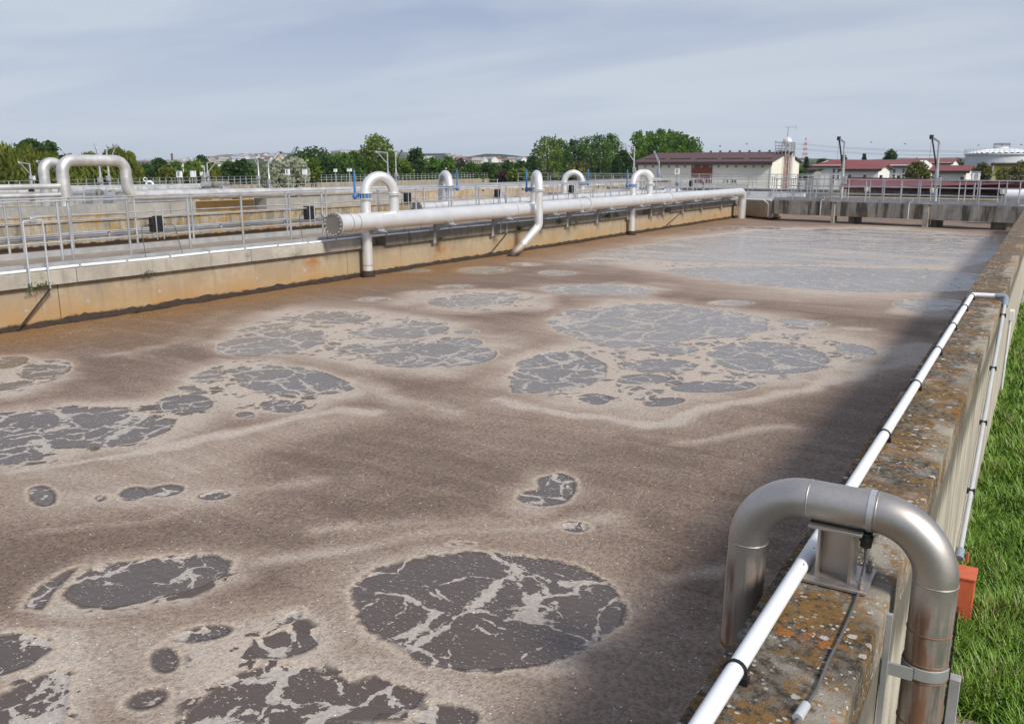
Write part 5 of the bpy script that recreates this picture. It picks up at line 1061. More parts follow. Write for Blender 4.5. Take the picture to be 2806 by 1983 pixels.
for x in (835, 928, 1025): q = MB(); q.cbox((hX(x), HY-0.09, hZ(484)), (0.5, 0.05, 0.1)); q.cbox((hX(x), HY-0.092, hZ(484)), (0.1, 0.05, 0.5)); q.build('wall_tie', M['galv_matt'], H, smooth=False)
for a, c in ((820, 885), (940, 1012), (1188, 1250), (1272, 1338)): win(H, hX(a), hX(c), hZ(697), hZ(628), HY-0.02, (1, 2))
MB().box(hx1-0.12, hx1+0.06, HY-0.06, HY+0.12, GZ, hz-0.4).build('corner_pipe', M['white'], H, smooth=False)
# gable: brown strip, white chimney stack, ladder, platform with railing, mast and white dome
gx = hx1+0.06; gyc = atx(ZE(1893, 450), hx1)[1]; gya = atx(ZE(1870, 450), hx1)[1]; gyb = atx(ZE(1918, 450), hx1)[1]
MB().box(hx1, gx+0.04, gya, gyb, GZ, hr-0.25).build('brown_strip', M['panel_brown'], H, smooth=False)
gyd = atx(ZE(1935, 450), hx1)[1]; MB().cyl((hx1+0.35, gyd, GZ), (hx1+0.35, gyd, aty(ZE(1920, 215), gyd)[2]), 0.32, 14).build('stack', M['white'], H)
def ladder(x, y, z0, z1, wd, par):
    for s in (-1, 1): MB().cyl((x, y+s*wd/2, z0), (x, y+s*wd/2, z1), 0.05, 6).build('ladder_rail', M['galv'], par)
    q = MB()
    for i in range(int((z1-z0)/0.35)): q.cyl((x, y-wd/2, z0+0.2+i*0.35), (x, y+wd/2, z0+0.2+i*0.35), 0.025, 5)
    for i in range(int((z1-z0-1.8)/0.9)): q.tube(arc((x, y, z0+2+i*0.9), (0, wd*0.62, 0), (0.6, 0, 0), 0, math.pi, 6), 0.03, 5)
    o = q.build('rungs', M['galv'], par); o['kind'] = 'stuff'
ladder(hx1+0.35, atx(ZE(1858, 450), hx1)[1], GZ, hr+1.9, 0.9, H)
pz = hr+0.05; px0, px1 = aty(ZE(1806, 330), hm)[0], aty(ZE(1962, 330), hm)[0]; py0, py1 = hm-1.6, hm+1.6; ptop = aty(ZE(1880, 212), hm)[2]
pf = MB().box(px0, px1, py0, py1, pz, pz+0.12).build('platform', M['galv_matt'], H, smooth=False)
for i in range(5):
    x = px0+(px1-px0)*i/4
    for y in (py0, py1): MB().cyl((x, y, pz-0.6), (x, y, ptop), 0.06, 6).build('platform_post', M['galv'], pf)
for z in (ptop, pz+(ptop-pz)*0.62, pz+(ptop-pz)*0.3):
    for y in (py0, py1): MB().cyl((px0, y, z), (px1, y, z), 0.05, 6).build('platform_rail', M['galv'], pf)
    for x in (px0, px1): MB().cyl((x, py0, z), (x, py1, z), 0.05, 6).build('platform_rail', M['galv'], pf)
mx = aty(ZE(1893, 300), hm)[0]; mt_ = aty(ZE(1908, 38), hm)[2]; ms = MB().cyl((mx, hm, pz), (mx+0.15, hm, mt_), 0.06, 6).build('mast', M['steel_dull'], H)
for z, l in ((mt_, 1.2), (mt_-2.3, 1.1)): MB().cyl((mx-0.3, hm, z), (mx+l, hm, z), 0.03, 5).build('aerial', M['steel_dull'], ms); MB().cyl((mx+l, hm, z-0.35), (mx+l, hm, z+0.3), 0.025, 5).build('aerial', M['steel_dull'], ms)
dmx = aty(ZE(1910, 190), hm)[0]; MB().sphere((dmx, hm, aty(ZE(1910, 200), hm)[2]), 0.62, 0.62, 0.6, 16, 10).build('dome', M['white'], H)

def gable_block(name, label, Y, px, wall_y, roof_y, depth, wmat, rmat, seams, zoom=ZG, over=0.4, hip=0.0):
    """plain block facing the basin: wall between photo columns px, eave row wall_y[0], ridge row roof_y"""
    x0, x1 = aty(zoom(px[0], wall_y), Y)[0], aty(zoom(px[1], wall_y), Y)[0]; ze = aty(zoom((px[0]+px[1])/2, wall_y), Y)[2]; zr = aty(zoom((px[0]+px[1])/2, roof_y), Y+depth/2)[2]
    t = thing(name, ((x0+x1)/2, Y+depth/2, GZ), label, 'building')
    MB().prism([(Y, GZ), (Y+depth, GZ), (Y+depth, ze), (Y+depth/2, zr-0.12), (Y, ze)], 'x', x0, x1).build('wall', M[wmat], t, smooth=False, fix=True)
    for s in (-1, 1):
        e = Y-over if s < 0 else Y+depth+over
        ribbed_roof('roof', t, (x0-over, e, ze-0.05), (x1+over, e, ze-0.05), (x1+over-hip, Y+depth/2, zr), (x0-over+hip, Y+depth/2, zr), M[rmat], seams)
    MB().box(x0-over, x1+over, Y-over-0.06, Y-over, ze-0.32, ze-0.03).build('fascia', M['roof_edge'], t, smooth=False)
    return t, x0, x1, ze, zr
B1, *_ = gable_block('office_building', 'long off-white two storey building with red roof and paired windows behind the footbridge', 150.0, (95, 1190), 430, 372, 22, 'whitewall', 'roof_red', 50, hip=1.5)
def gX(x, Y): return aty(ZG(x, 500), Y)[0]
def gZ(x, y, Y): return aty(ZG(x, y), Y)[2]
for a, c in ((303, 338), (353, 385), (878, 914), (928, 966), (1026, 1062), (1076, 1112), (1130, 1164), (745, 780), (795, 820)):
    for y0, y1 in ((462, 513), (520, 573)): win(B1, gX(a, 149.9), gX(c, 149.9), gZ(a, y1, 149.9), gZ(a, y0, 149.9), 149.95, (0, 1))
win(B1, gX(303, 149.9), gX(338, 149.9), gZ(303, 640, 149.9), gZ(303, 585, 149.9), 149.95, (0, 1))
B2, *_ = gable_block('office_building', 'taller back wing with red roof showing above the long off-white building', 185.0, (985, 1540), 402, 360, 16, 'whitewall', 'roof_red', 34)
B3, *_ = gable_block('annex', 'windowless white annex with a red roof beside the davit on the stained wall side', 118.0, (418, 788), 462, 418, 9, 'whitewall', 'roof_red', 26)
B4, *_ = gable_block('annex', 'windowless white annex with a red roof next to the white storage tank', 118.0, (1345, 1700), 482, 430, 9, 'whitewall', 'roof_red', 24)
B5, *_ = gable_block('gatehouse', 'little flat roofed grey hut beside the end of the long off-white building', 140.0, (48, 120), 470, 462, 5, 'wall_grey', 'roof_edge', 4)
win(B5, gX(62, 139.9), gX(108, 139.9), gZ(80, 545, 139.9), gZ(80, 520, 139.9), 139.95, (0, 0))
# low red roof nearer the basin, set skew like the footbridge
r0, r1 = atz(ZG(430, 549), 1.75), atz(ZG(2420, 602), 1.75); e0, e1 = atz(ZG(380, 655), 0.95), atz(ZG(2420, 705), 0.95)
LR = thing('low_shed', (float(r0[0]+r1[0])/2, float(r0[1]+r1[1])/2, GZ), 'low shed under a very long red sheet roof just beyond the channels', 'building')
e0, e1, r0, r1 = [Vector(v) for v in (e0, e1, r0, r1)]; rl = ribbed_roof('roof', LR, e0, e1, r1, r0, M['roof_red'], 70)
bk = (r0-e0); ribbed_roof('roof', LR, Vector((r0.x+bk.x, r0.y+bk.y, e0.z)), Vector((r1.x+bk.x, r1.y+bk.y, e0.z)), r1, r0, M['roof_red'], 70)
def slab(mb, a, c, off0, off1, z0, z1):
    d = Vector((c.x-a.x, c.y-a.y, 0)).normalized(); n = Vector((-d.y, d.x, 0)); vs = [a+n*off0, c+n*off0, c+n*off1, a+n*off1]
    return mb.add([(v.x, v.y, z0) for v in vs]+[(v.x, v.y, z1) for v in vs], [(0,3,2,1),(4,5,6,7),(0,1,5,4),(1,2,6,5),(2,3,7,6),(3,0,4,7)])
slab(MB(), e0, e1, -0.05, 0.05, 0.80, 0.93).build('fascia', M['panel_brown'], LR, smooth=False, fix=True); slab(MB(), e0, e1, 0.5, 0.8, GZ, 0.96).build('wall', M['wall_pale'], LR, smooth=False, fix=True)
for i in range(9): q = r0.lerp(r1, (i+0.4)/9); MB().cyl(q-Vector((0, 0, 0.1)), q+Vector((0, 0, 0.22)), 0.12, 8).build('roof_vent', M['roof_edge'], rl)
# white storage tank with a ribbed dome
TD = 185.0; tcx, tcy, _ = atd(ZG(2048, 400), TD); tR = 330/3.789*TD/PF*1.0; tz = atd(ZG(2048, 322), TD)[2]; td = atd(ZG(2048, 252), TD)[2]
T = thing('storage_tank', (tcx, tcy, GZ), 'big round pale grey storage tank with a white ribbed dome roof', 'tank')
MB().lathe((tcx, tcy, 0), [(tR, GZ), (tR, tz), (tR+0.35, tz), (tR+0.35, tz+0.25), (tR*0.99, tz+0.25)], 64).build('shell', M['tank'], T)
nr = 36; dome = MB(); vs = []; fs = []; rings = 9
for i in range(rings):
    f = i/(rings-1); rr = tR*0.99*(1-f*0.97); zz = tz+0.3+(td-tz-0.3)*(1-(1-f)**1.7)
    for k in range(nr*2): a = math.pi*k/nr; q = rr*(1.0 if k % 2 else 0.975); vs.append((tcx+q*math.cos(a), tcy+q*math.sin(a), zz+(0.18 if k % 2 == 0 else 0)*(1-f)))
for i in range(rings-1):
    for k in range(nr*2): k2 = (k+1) % (nr*2); fs.append((i*nr*2+k, i*nr*2+k2, (i+1)*nr*2+k2, (i+1)*nr*2+k))
dome.add(vs, fs).build('dome', M['tankdome'], T, smooth=False)
MB().cyl((tcx, tcy, td-0.3), (tcx, tcy, td+0.25), 1.6, 16).build('crown_ring', M['tankdome'], T)
pm = MB().cyl((0, 0, 0), (0, 0, 1.0), 0.03, 5).mesh('rail_post'); pm.materials.append(M['galv'])
for k in range(48): a = 2*math.pi*k/48; inst('rail_post', pm, T, (tcx+(tR+0.25)*math.cos(a), tcy+(tR+0.25)*math.sin(a), tz+0.25))
for z in (1.2, 0.75): MB().tube(arc((tcx, tcy, tz+z), (tR+0.25, 0, 0), (0, tR+0.25, 0), 0, 2*math.pi, 64), 0.025, 5, False).build('rim_rail', M['galv'], T)
pl = MB().box(tcx-1.5, tcx+1.5, tcy-1.0, tcy+1.0, td+0.25, td+0.35).build('platform', M['steel_dull'], T, smooth=False)
for x in (-1.5, 0, 1.5): MB().cyl((tcx+x, tcy-1, td-0.5), (tcx+x, tcy-1, td+0.95), 0.05, 5).build('platform_post', M['roof_edge'], pl)
for z in (0.95, 0.65): MB().cyl((tcx-1.5, tcy-1, td+z), (tcx+1.5, tcy-1, td+z), 0.08, 5).build('platform_rail', M['roof_edge'], pl)
# yellow building
YB, yx0, yx1, yze, yzr = gable_block('yellow_building', 'bright yellow building with grey window panels and black roof edge, beside the storage tank', 135.0, (1990, 2600), 405, 401, 10, 'yellow', 'roof_edge', 6)
for a, c in ((2120, 2206), (2252, 2330), (2375, 2455)): win(YB, gX(a, 134.9), gX(c, 134.9), gZ(2160, 592, 134.9), gZ(2160, 484, 134.9), 134.95, (1, 1))

# ------------------------------------------------------------------ lattice mast, wires, birds
M['red'] = plain('red mast paint', (0.45, 0.09, 0.07), 0.6, 0, 0.1, 2); M['mastwhite'] = plain('white mast paint', (0.75, 0.75, 0.75), 0.6, 0, 0.05, 2)
mc = atd(ZE(2113, 300), 2000.0); m0 = 8.0; m1 = atd(ZE(2124, 158), 2000.0)[2]
T = thing('lattice_mast', (mc[0], mc[1], m0), 'distant red and white banded lattice mast beyond the buildings', 'mast')
lev = 11
for i in range(lev):
    q = MB(); z0, z1 = m0+(m1-m0)*i/lev, m0+(m1-m0)*(i+1)/lev
    w0, w1 = 6.0*(1-i/lev)**0.8+0.4, 6.0*(1-(i+1)/lev)**0.8+0.4
    c0 = [(mc[0]+s*w0, mc[1]+t*w0, z0) for s, t in ((-1,-1),(1,-1),(1,1),(-1,1))]; c1 = [(mc[0]+s*w1, mc[1]+t*w1, z1) for s, t in ((-1,-1),(1,-1),(1,1),(-1,1))]
    for k in range(4):
        q.cyl(c0[k], c1[k], 0.42, 5); q.cyl(c0[k], c1[(k+1) % 4], 0.26, 4); q.cyl(c0[(k+1) % 4], c1[k], 0.26, 4); q.cyl(c0[k], c0[(k+1) % 4], 0.26, 4)
    q.build('section', M['red' if i % 2 == 0 else 'mastwhite'], T)
for z in (0.72, 0.84): q = MB(); q.cyl((mc[0]-9, mc[1], m0+(m1-m0)*z), (mc[0]+9, mc[1], m0+(m1-m0)*z), 0.3, 5); q.build('cross_arm', M['mastwhite'], T)
for i, (ya, yb) in enumerate(((200, 285), (212, 297), (252, 318), (262, 330))):
    a, c = Vector(atd(ZG(-60, ya), 700)), Vector(atd(ZG(2500, yb), 420)); pts = []
    for k in range(17): t_ = k/16; v = a.lerp(c, t_); v.z -= 8*t_*(1-t_); pts.append(v)
    tag(MB().tube(pts, 0.055, 4).build('power_line', M['cable']), 'thin overhead power line strung across the sky beyond the red roofs', 'wire', 'overhead power lines')
for i, (p, dep) in enumerate(((ZE(1140, 255), 95), (ZE(1445, 230), 90), (ZE(1775, 200), 100), (ZG(710, 190), 95), (ZG(1060, 207), 90), (ZG(1420, 217), 100), (ZG(1825, 220), 95), (ZG(2268, 215), 90), (Z3(2185, 197), 110))):
    c = Vector(atd(p, dep)); q = MB(); s = 0.16; fl = random.uniform(-0.3, 0.5); q.sphere(c, s*0.75, s*0.28, s*0.25, 8, 6)
    for sg in (-1, 1): q.add([c+Vector((0.08*s, 0.1*s*sg, 0.05)), c+Vector((0.3*s, 1.0*s*sg, s*fl+0.05)), c+Vector((-0.1*s, 1.7*s*sg, s*fl*0.7)), c+Vector((-0.5*s, 0.1*s*sg, 0.03))], [(0, 1, 2, 3)])
    q.add([c+Vector((-0.6*s, 0, 0)), c+Vector((-1.2*s, 0.25*s, 0)), c+Vector((-1.2*s, -0.25*s, 0))], [(0, 1, 2)])
    tag(q.build('flying_bird', M['bird']), 'tiny dark bird flying in the sky over the buildings', 'bird', 'birds in flight')

# ================================================================== trees
def leaf_mat(name, dark, light, dry=None):
    k = Mat(name); t = k.attr('tint'); c = k.mix(k.ss(t, 0.05, 0.95), dark, light)
    m = k.out(c, 0.6, 0, None, 0.2); b = k.b
    tr = k.n('ShaderNodeBsdfTranslucent'); k.set(tr.inputs['Color'], c); mx = k.n('ShaderNodeMixShader'); mx.inputs[0].default_value = 0.38
    outn = [n for n in k.t.nodes if n.type == 'OUTPUT_MATERIAL'][0]
    k.t.links.new(b.outputs[0], mx.inputs[1]); k.t.links.new(tr.outputs[0], mx.inputs[2]); k.t.links.new(mx.outputs[0], outn.inputs['Surface']); return m
LM = {'green': leaf_mat('mid green leaves', (0.044, 0.106, 0.015), (0.130, 0.240, 0.039)), 'dark': leaf_mat('dark green leaves', (0.022, 0.060, 0.015), (0.072, 0.137, 0.031)),
      'willow': leaf_mat('yellow green willow leaves', (0.075, 0.106, 0.013), (0.215, 0.240, 0.039)), 'yellow': leaf_mat('yellow green leaves', (0.070, 0.120, 0.014), (0.190, 0.265, 0.040)),
      'silver': leaf_mat('silvery leaves', (0.200, 0.237, 0.150), (0.520, 0.546, 0.403)), 'poplar': leaf_mat('fresh poplar leaves', (0.050, 0.125, 0.015), (0.150, 0.280, 0.036)),
      'olive': leaf_mat('sparse olive leaves', (0.085, 0.095, 0.028), (0.235, 0.235, 0.075)), 'conifer': leaf_mat('conifer needles', (0.015, 0.044, 0.020), (0.046, 0.091, 0.042)), 'plum': leaf_mat('purple leaves', (0.037, 0.027, 0.022), (0.091, 0.058, 0.046))}
M['bark'] = plain('bark', (0.10, 0.08, 0.06), 0.9, 0, 0.3, 4)
def leaf_mesh(pts, u, v, tint, mat):
    """one small bent quad per leaf clump"""
    n = len(pts); V = np.stack([pts-u-v*0.35, pts+u*0.1-v, pts+u+v*0.2, pts-u*0.05+v], 1).reshape(-1, 3)
    me = bpy.data.meshes.new('crown'); me.vertices.add(4*n); me.vertices.foreach_set('co', V.astype(np.float32).ravel())
    me.loops.add(4*n); me.loops.foreach_set('vertex_index', np.arange(4*n, dtype=np.int32)); me.polygons.add(n)
    me.polygons.foreach_set('loop_start', np.arange(0, 4*n, 4, dtype=np.int32)); me.polygons.foreach_set('loop_total', np.full(n, 4, np.int32)); me.update(calc_edges=True)
    at = me.attributes.new('tint', 'FLOAT', 'POINT'); at.data.foreach_set('value', np.repeat(tint, 4).astype(np.float32)); me.materials.append(mat); return me
def tree(zoom, cx, top, bottom, wd, dep, kind, shape, label, n=2600, leaf=0.42, group=None, name='tree'):
    """crown seen between photo rows top..bottom, wd columns wide, standing dep metres away"""
    p = atd(zoom(cx, top), dep); ppx = {'Z1': 3.246, 'Z2': 3.246, 'Z3': 3.246, 'ZB': 6.491, 'ZE': 4.1745, 'ZG': 3.789}[zoom.__name__]
    R = wd/2/ppx*dep/PF; ztop = p[2]; zlow = max(GZ+0.3, atd(zoom(cx, bottom), dep)[2]); Hc = ztop-zlow
    r = np.random.default_rng(int(cx*7+top*13+wd*3+dep) % 99991)
    t = thing(name, (p[0], p[1], GZ), label, 'tree' if name != 'shrub' else 'shrub', group)
    # lobes
    L = []; nl = {'round': 30, 'tall': 36, 'willow': 26, 'poplar': 36, 'bush': 18, 'conifer': 16}[shape]
    for i in range(nl):
        f = (i+0.5)/nl
        if shape == 'conifer': prof = (1-f)**0.9
        elif shape == 'poplar': prof = (0.45+0.55*math.sin(math.pi*min(1, f*1.25)**0.7)) if f < 0.8 else 1.0*(1-f)/0.2*0.75+0.1
        elif shape == 'tall': prof = math.sin(math.pi*(0.12+0.83*f))**0.7
        else: prof = math.sqrt(max(0.02, 1-(f**1.6)**2))
        a = i*2.39996+r.random(); q = prof*R*(0.30+0.50*math.sqrt(r.random())); lr = R*(0.36 if shape in ('round', 'bush', 'willow') else 0.36)*(0.7+0.6*r.random())*(0.55+0.45*prof)
        zc = zlow+Hc*f*0.97-lr*0.3; zc = min(zc, ztop-lr*0.85)
        L.append((p[0]+q*math.cos(a), p[1]+q*math.sin(a), zc, lr))
    L.append((p[0], p[1], ztop-R*0.22, R*0.24)); L = np.array(L); wgt = L[:, 3]**2; idx = r.choice(len(L), n, p=wgt/wgt.sum())
    d = r.normal(size=(n, 3)); d /= np.linalg.norm(d, axis=1)[:, None]; rad = r.random(n)**0.38
    pts = L[idx, :3]+d*(L[idx, 3]*rad)[:, None]*np.array([1, 1, 1.05])+r.normal(size=(n, 3))*leaf*0.25
    pts[:, 2] = np.maximum(pts[:, 2], GZ+0.1)
    u = r.normal(size=(n, 3)); sz = leaf*(0.45+0.75*r.random(n))
    if shape == 'willow':
        pts[:, 2] -= r.random(n)*Hc*0.28; pts[:, 2] = np.maximum(pts[:, 2], GZ+0.1)
        u = u*np.array([0.35, 0.35, 0.3])+np.array([0, 0, 1.0]); u /= np.linalg.norm(u, axis=1)[:, None]; u *= (sz*1.05)[:, None]; v = r.normal(size=(n, 3)); v -= u*((v*u).sum(1)/(u*u).sum(1))[:, None]; v = v/np.linalg.norm(v, axis=1)[:, None]*(sz*0.36)[:, None]
    else:
        if shape == 'poplar': u = u*0.45+np.array([0, 0, 0.8])
        u /= np.linalg.norm(u, axis=1)[:, None]; u *= (sz*0.62)[:, None]; v = r.normal(size=(n, 3)); v -= u*((v*u).sum(1)/(u*u).sum(1))[:, None]; v = v/np.linalg.norm(v, axis=1)[:, None]*(sz*0.42)[:, None]
    lob = r.random(len(L)); tint = np.clip(0.55*lob[idx]+0.45*r.random(n), 0, 1)
    loc = np.array([p[0], p[1], GZ]); me = leaf_mesh(pts-loc, u, v, tint, LM[kind]); o = bpy.data.objects.new('crown', me); COL.objects.link(o); o.parent = t
    tk = MB(); b = Vector((p[0], p[1], GZ)); hh = (ztop-GZ); tk.tube([b, b+Vector((0.1, 0, hh*0.3)), b+Vector((0, 0.1, hh*0.6)), b+Vector((0.05, 0, hh*0.93))], [0.035*hh, 0.026*hh, 0.016*hh, 0.004*hh], 8)
    for i in range(0, len(L), 3):
        s = b+Vector((0.05, 0.05, hh*min(0.85, max(0.18, (L[i, 2]-GZ)/hh-0.18)))); e = Vector(L[i, :3]); tk.tube([s, s.lerp(e, 0.55)+Vector((0, 0, 0.05*hh)), e], [0.011*hh, 0.007*hh, 0.002*hh], 5)
    tk.build('trunk', M['bark'], t); return t
W_ = 'weeping willows along the tank edge'
for i, (cx, top, wd, dep) in enumerate(((-190, 105, 330, 100), (30, 98, 330, 98), (230, 118, 300, 104), (430, 185, 250, 108), (610, 205, 220, 110), (770, 180, 260, 100), (1000, 135, 300, 102), (1130, 170, 250, 108))):
    tree(Z1, cx, top, 470, wd, dep, 'willow', 'willow', 'yellow green weeping willow in the row behind the expansion loops', 3600, 0.42, W_, 'willow_tree')
tree(Z1, 250, 76, 300, 270, 125, 'dark', 'round', 'dark rounded tree rising above the weeping willows', 2600, 0.5)
tree(Z1, 420, 92, 300, 200, 128, 'dark', 'round', 'sparse grey green tree at the end of the row above the willows', 1300, 0.5)
for cx, top, bot, wd, dep, kd, sh, lab, n in ((560, 352, 640, 300, 190, 'dark', 'round', 'dark bushy tree in front of the town beside the brick chimney', 2200), (840, 418, 660, 260, 170, 'green', 'round', 'bright green tree between the town roofs and the instrument boxes', 2000),
        (330, 470, 680, 260, 150, 'dark', 'bush', 'low dark tree beside the last willow', 1600), (1300, 300, 640, 250, 200, 'dark', 'round', 'blue green round tree above the long armed davit', 1800), (1180, 400, 690, 420, 140, 'yellow', 'willow', 'yellowish willow behind the twin instrument boxes', 2600), (1480, 440, 690, 320, 138, 'willow', 'willow', 'low yellow willow behind the long armed davit', 2200),
        (1800, 440, 690, 400, 150, 'dark', 'bush', 'broad dark shrub tree left of the silvery shrub, near the willow', 2400), (2050, 400, 690, 380, 160, 'dark', 'round', 'dark green tree standing before the town', 2400), (680, 500, 690, 300, 140, 'willow', 'bush', 'low yellow green bush behind the life rings', 1800)):
    tree(ZB, cx, top, bot, wd, dep, kd, sh, lab, n, 0.5)
for cx, top, bot, wd, dep, kd, sh, lab, n, lf in ((40, 318, 480, 230, 150, 'dark', 'round', 'dark tree close beside the silvery shrub', 2200, 0.5), (330, 345, 500, 330, 82, 'silver', 'bush', 'lower half of a pale silvery shrub beside two davits', 2400, 0.28), (500, 300, 500, 320, 84, 'silver', 'bush', 'taller pale silvery shrub beside the round dark tree', 3200, 0.28),
        (650, 210, 470, 470, 170, 'dark', 'round', 'big round dark olive tree behind the silvery shrub', 4200, 0.5), (640, 310, 480, 190, 120, 'yellow', 'round', 'yellow green tree in front of the big round dark tree', 1600, 0.42), (820, 300, 480, 260, 150, 'dark', 'bush', 'dark shrub between the round tree and the tall pale tree', 2000, 0.5),
        (930, 262, 480, 240, 160, 'green', 'tall', 'mid green tree just before the tall pale tree', 2400, 0.48), (1040, 240, 480, 200, 165, 'green', 'tall', 'slim mid green tree touching the tall pale tree', 2000, 0.48), (1240, 86, 480, 360, 180, 'yellow', 'tall', 'tall airy yellow green tree above the first gooseneck', 3600, 0.5), (1370, 240, 480, 180, 170, 'yellow', 'round', 'low yellow green tree at the foot of the tall airy tree', 1500, 0.48),
        (1590, 216, 480, 210, 190, 'dark', 'tall', 'dark upright tree between the tall airy tree and the office block', 2600, 0.5), (1480, 330, 480, 200, 150, 'yellow', 'bush', 'yellow green bush below the dark upright tree', 1500, 0.45), (1740, 300, 480, 200, 180, 'green', 'round', 'green tree in front of the distant office block', 1800, 0.5), (1870, 290, 480, 210, 185, 'green', 'round', 'green tree beside the second manifold gooseneck', 1800, 0.5), (1990, 305, 480, 180, 230, 'plum', 'round', 'brownish bare looking tree before the town', 1000, 0.5), (2080, 350, 480, 240, 170, 'green', 'bush', 'wide green bush below the brownish tree', 1900, 0.5), (2230, 350, 480, 240, 175, 'dark', 'bush', 'dark green bush before the wooded hill', 1900, 0.5)):
    tree(Z2, cx, top, bot, wd, dep, kd, sh, lab, n, lf, None, 'shrub' if kd == 'silver' else 'tree')
for cx, top, bot, wd, dep, kd, sh, lab, n in ((160, 362, 490, 220, 175, 'green', 'bush', 'green bush beneath the wooded hill', 1800), (300, 330, 490, 180, 185, 'dark', 'round', 'dark round tree beneath the wooded hill', 1800), (410, 330, 490, 150, 180, 'dark', 'round', 'small dark tree just before the clump of tall trees', 1500), (245, 410, 500, 110, 150, 'plum', 'bush', 'small purple leaved shrub by the stair rail', 1200), (390, 400, 500, 220, 140, 'yellow', 'bush', 'light green bush behind the slanted drop pipe gooseneck', 1800), (520, 290, 490, 180, 190, 'dark', 'round', 'dark tree at the foot of the tall airy clump', 1700),
        (650, 108, 500, 340, 205, 'yellow', 'tall', 'tall light green tree, first of the clump before the cream hall', 3800), (890, 124, 500, 290, 225, 'dark', 'tall', 'tall dark tree in the middle of the clump before the cream hall', 3400), (1110, 90, 500, 280, 210, 'green', 'tall', 'tall mid green tree with a broad crown in the clump', 3200), (1230, 80, 500, 250, 215, 'green', 'tall', 'tall mid green tree next to the white davit crane', 3000), (930, 330, 500, 220, 170, 'olive', 'bush', 'low olive tree below the tall dark tree', 1600), (1330, 230, 500, 230, 180, 'dark', 'round', 'darker lower tree just before the cream hall corner', 2600),
        (770, 132, 500, 260, 220, 'green', 'tall', 'tall mid green tree filling the gap beside the light green one', 2800), (1000, 112, 500, 250, 222, 'green', 'tall', 'tall mid green tree next to the tall dark one in the clump', 2800), (1560, 66, 480, 240, 206, 'poplar', 'poplar', 'fresh green poplar squeezed between the corner poplar and the tallest one', 2800), (1740, 52, 480, 250, 210, 'poplar', 'poplar', 'fresh green poplar close beside the tallest one', 2800), (1875, 92, 480, 250, 212, 'poplar', 'poplar', 'fresh green poplar between the broad and the shorter poplar', 2600),
        (1470, 62, 480, 250, 200, 'poplar', 'poplar', 'fresh green poplar with spiky top behind the cream hall corner', 3200), (1660, 42, 480, 280, 200, 'poplar', 'poplar', 'tallest fresh green poplar behind the cream hall', 3600), (1810, 66, 480, 300, 205, 'poplar', 'poplar', 'broad fresh green poplar behind the cream hall roof', 3400), (1940, 120, 480, 280, 205, 'poplar', 'poplar', 'shorter fresh green poplar sloping down behind the cream hall roof', 2800)):
    tree(Z3, cx, top, bot, wd, dep, kd, sh, lab, n, 0.5)
for cx, top, bot, wd, dep, kd, sh, lab, n in ((40, 350, 560, 110, 200, 'conifer', 'conifer', 'dark conifer beside the end of the long off-white building', 1500), (640, 316, 420, 75, 230, 'conifer', 'conifer', 'small dark conifer peeping over the long red roof', 900), (920, 268, 430, 160, 230, 'dark', 'round', 'loose dark tree rising above the long red roof', 1500), (425, 325, 420, 70, 235, 'dark', 'round', 'little dark tree behind the davit above the red roof', 700), (1610, 368, 500, 190, 210, 'dark', 'bush', 'dark trees between the back wing and the storage tank', 1800),
        (1200, 385, 600, 250, 95, 'olive', 'round', 'bronze green tree in front of the paired windows', 1500), (1880, 412, 600, 200, 100, 'olive', 'round', 'olive green tree in front of the storage tank', 1400), (2080, 455, 600, 150, 105, 'olive', 'bush', 'thin olive shrub before the yellow building', 330), (2260, 380, 600, 190, 90, 'olive', 'tall', 'sparse tree with dark boughs in front of the yellow building', 330), (12, 470, 600, 140, 150, 'green', 'bush', 'bright green shrub beside the cream hall gable', 1500), (210, 360, 430, 120, 260, 'dark', 'bush', 'low dark tree showing over the near end of the long red roof', 800)):
    tree(ZG, cx, top, bot, wd, dep, kd, sh, lab, n, 0.34 if dep < 110 else 0.5)

# ================================================================== rising land, town and hills
prof = [(-900, 440), (-200, 446), (330, 449), (480, 441), (569, 434), (612, 428), (700, 423.5), (789, 419.5), (903, 415.5), (958, 413), (1004, 414.6), (1081, 417.6), (1127, 421.6), (1204, 426), (1266, 429), (1300, 430), (1360, 430), (1423, 432), (1515, 438), (1900, 440), (2000, 437), (2150, 434), (2300, 437), (2500, 436), (2650, 433), (2806, 434), (3400, 436)]
PX = np.array([q[0] for q in prof], float); PY = np.array([q[1] for q in prof], float)
def ridge_z(x, dep): return CAMZ+(459-np.interp(x, PX, PY))/PF*dep
cols = np.arange(-900, 3401, 20); deps = np.array([420, 600, 850, 1150, 1500, 2000, 2600, 3300, 4100, 5000, 6000, 7000.])
def land_z(x, dep):
    f = max(0.0, (dep-420)/5580.0); zr = ridge_z(x, 6000.0); z = GZ-0.5+(zr-GZ+0.5)*min(1.0, f)**1.05 + 6*f*math.sin(x*0.013+dep*0.0011)+3*f*math.sin(x*0.041+dep*0.0023)
    return z if dep <= 6000 else z-40
V = []; F = []
for j, dep in enumerate(deps):
    for x in cols:
        d = ray((x, 459)); hd = np.array([d[0], d[1]])/(d @ BF); V.append((hd[0]*dep, hd[1]*dep, land_z(x, dep)))
nc = len(cols)
for j in range(len(deps)-1):
    for i in range(nc-1): F.append((j*nc+i, j*nc+i+1, (j+1)*nc+i+1, (j+1)*nc+i))
k = Mat('wooded and farmed hillside'); p = k.pos(); a = k.noise(p, 0.004, 5, 0.6); b = k.noise(p, 0.02, 4, 0.6); fld = k.sepx(k.vor(p, 0.0035, out='Color'))[0]
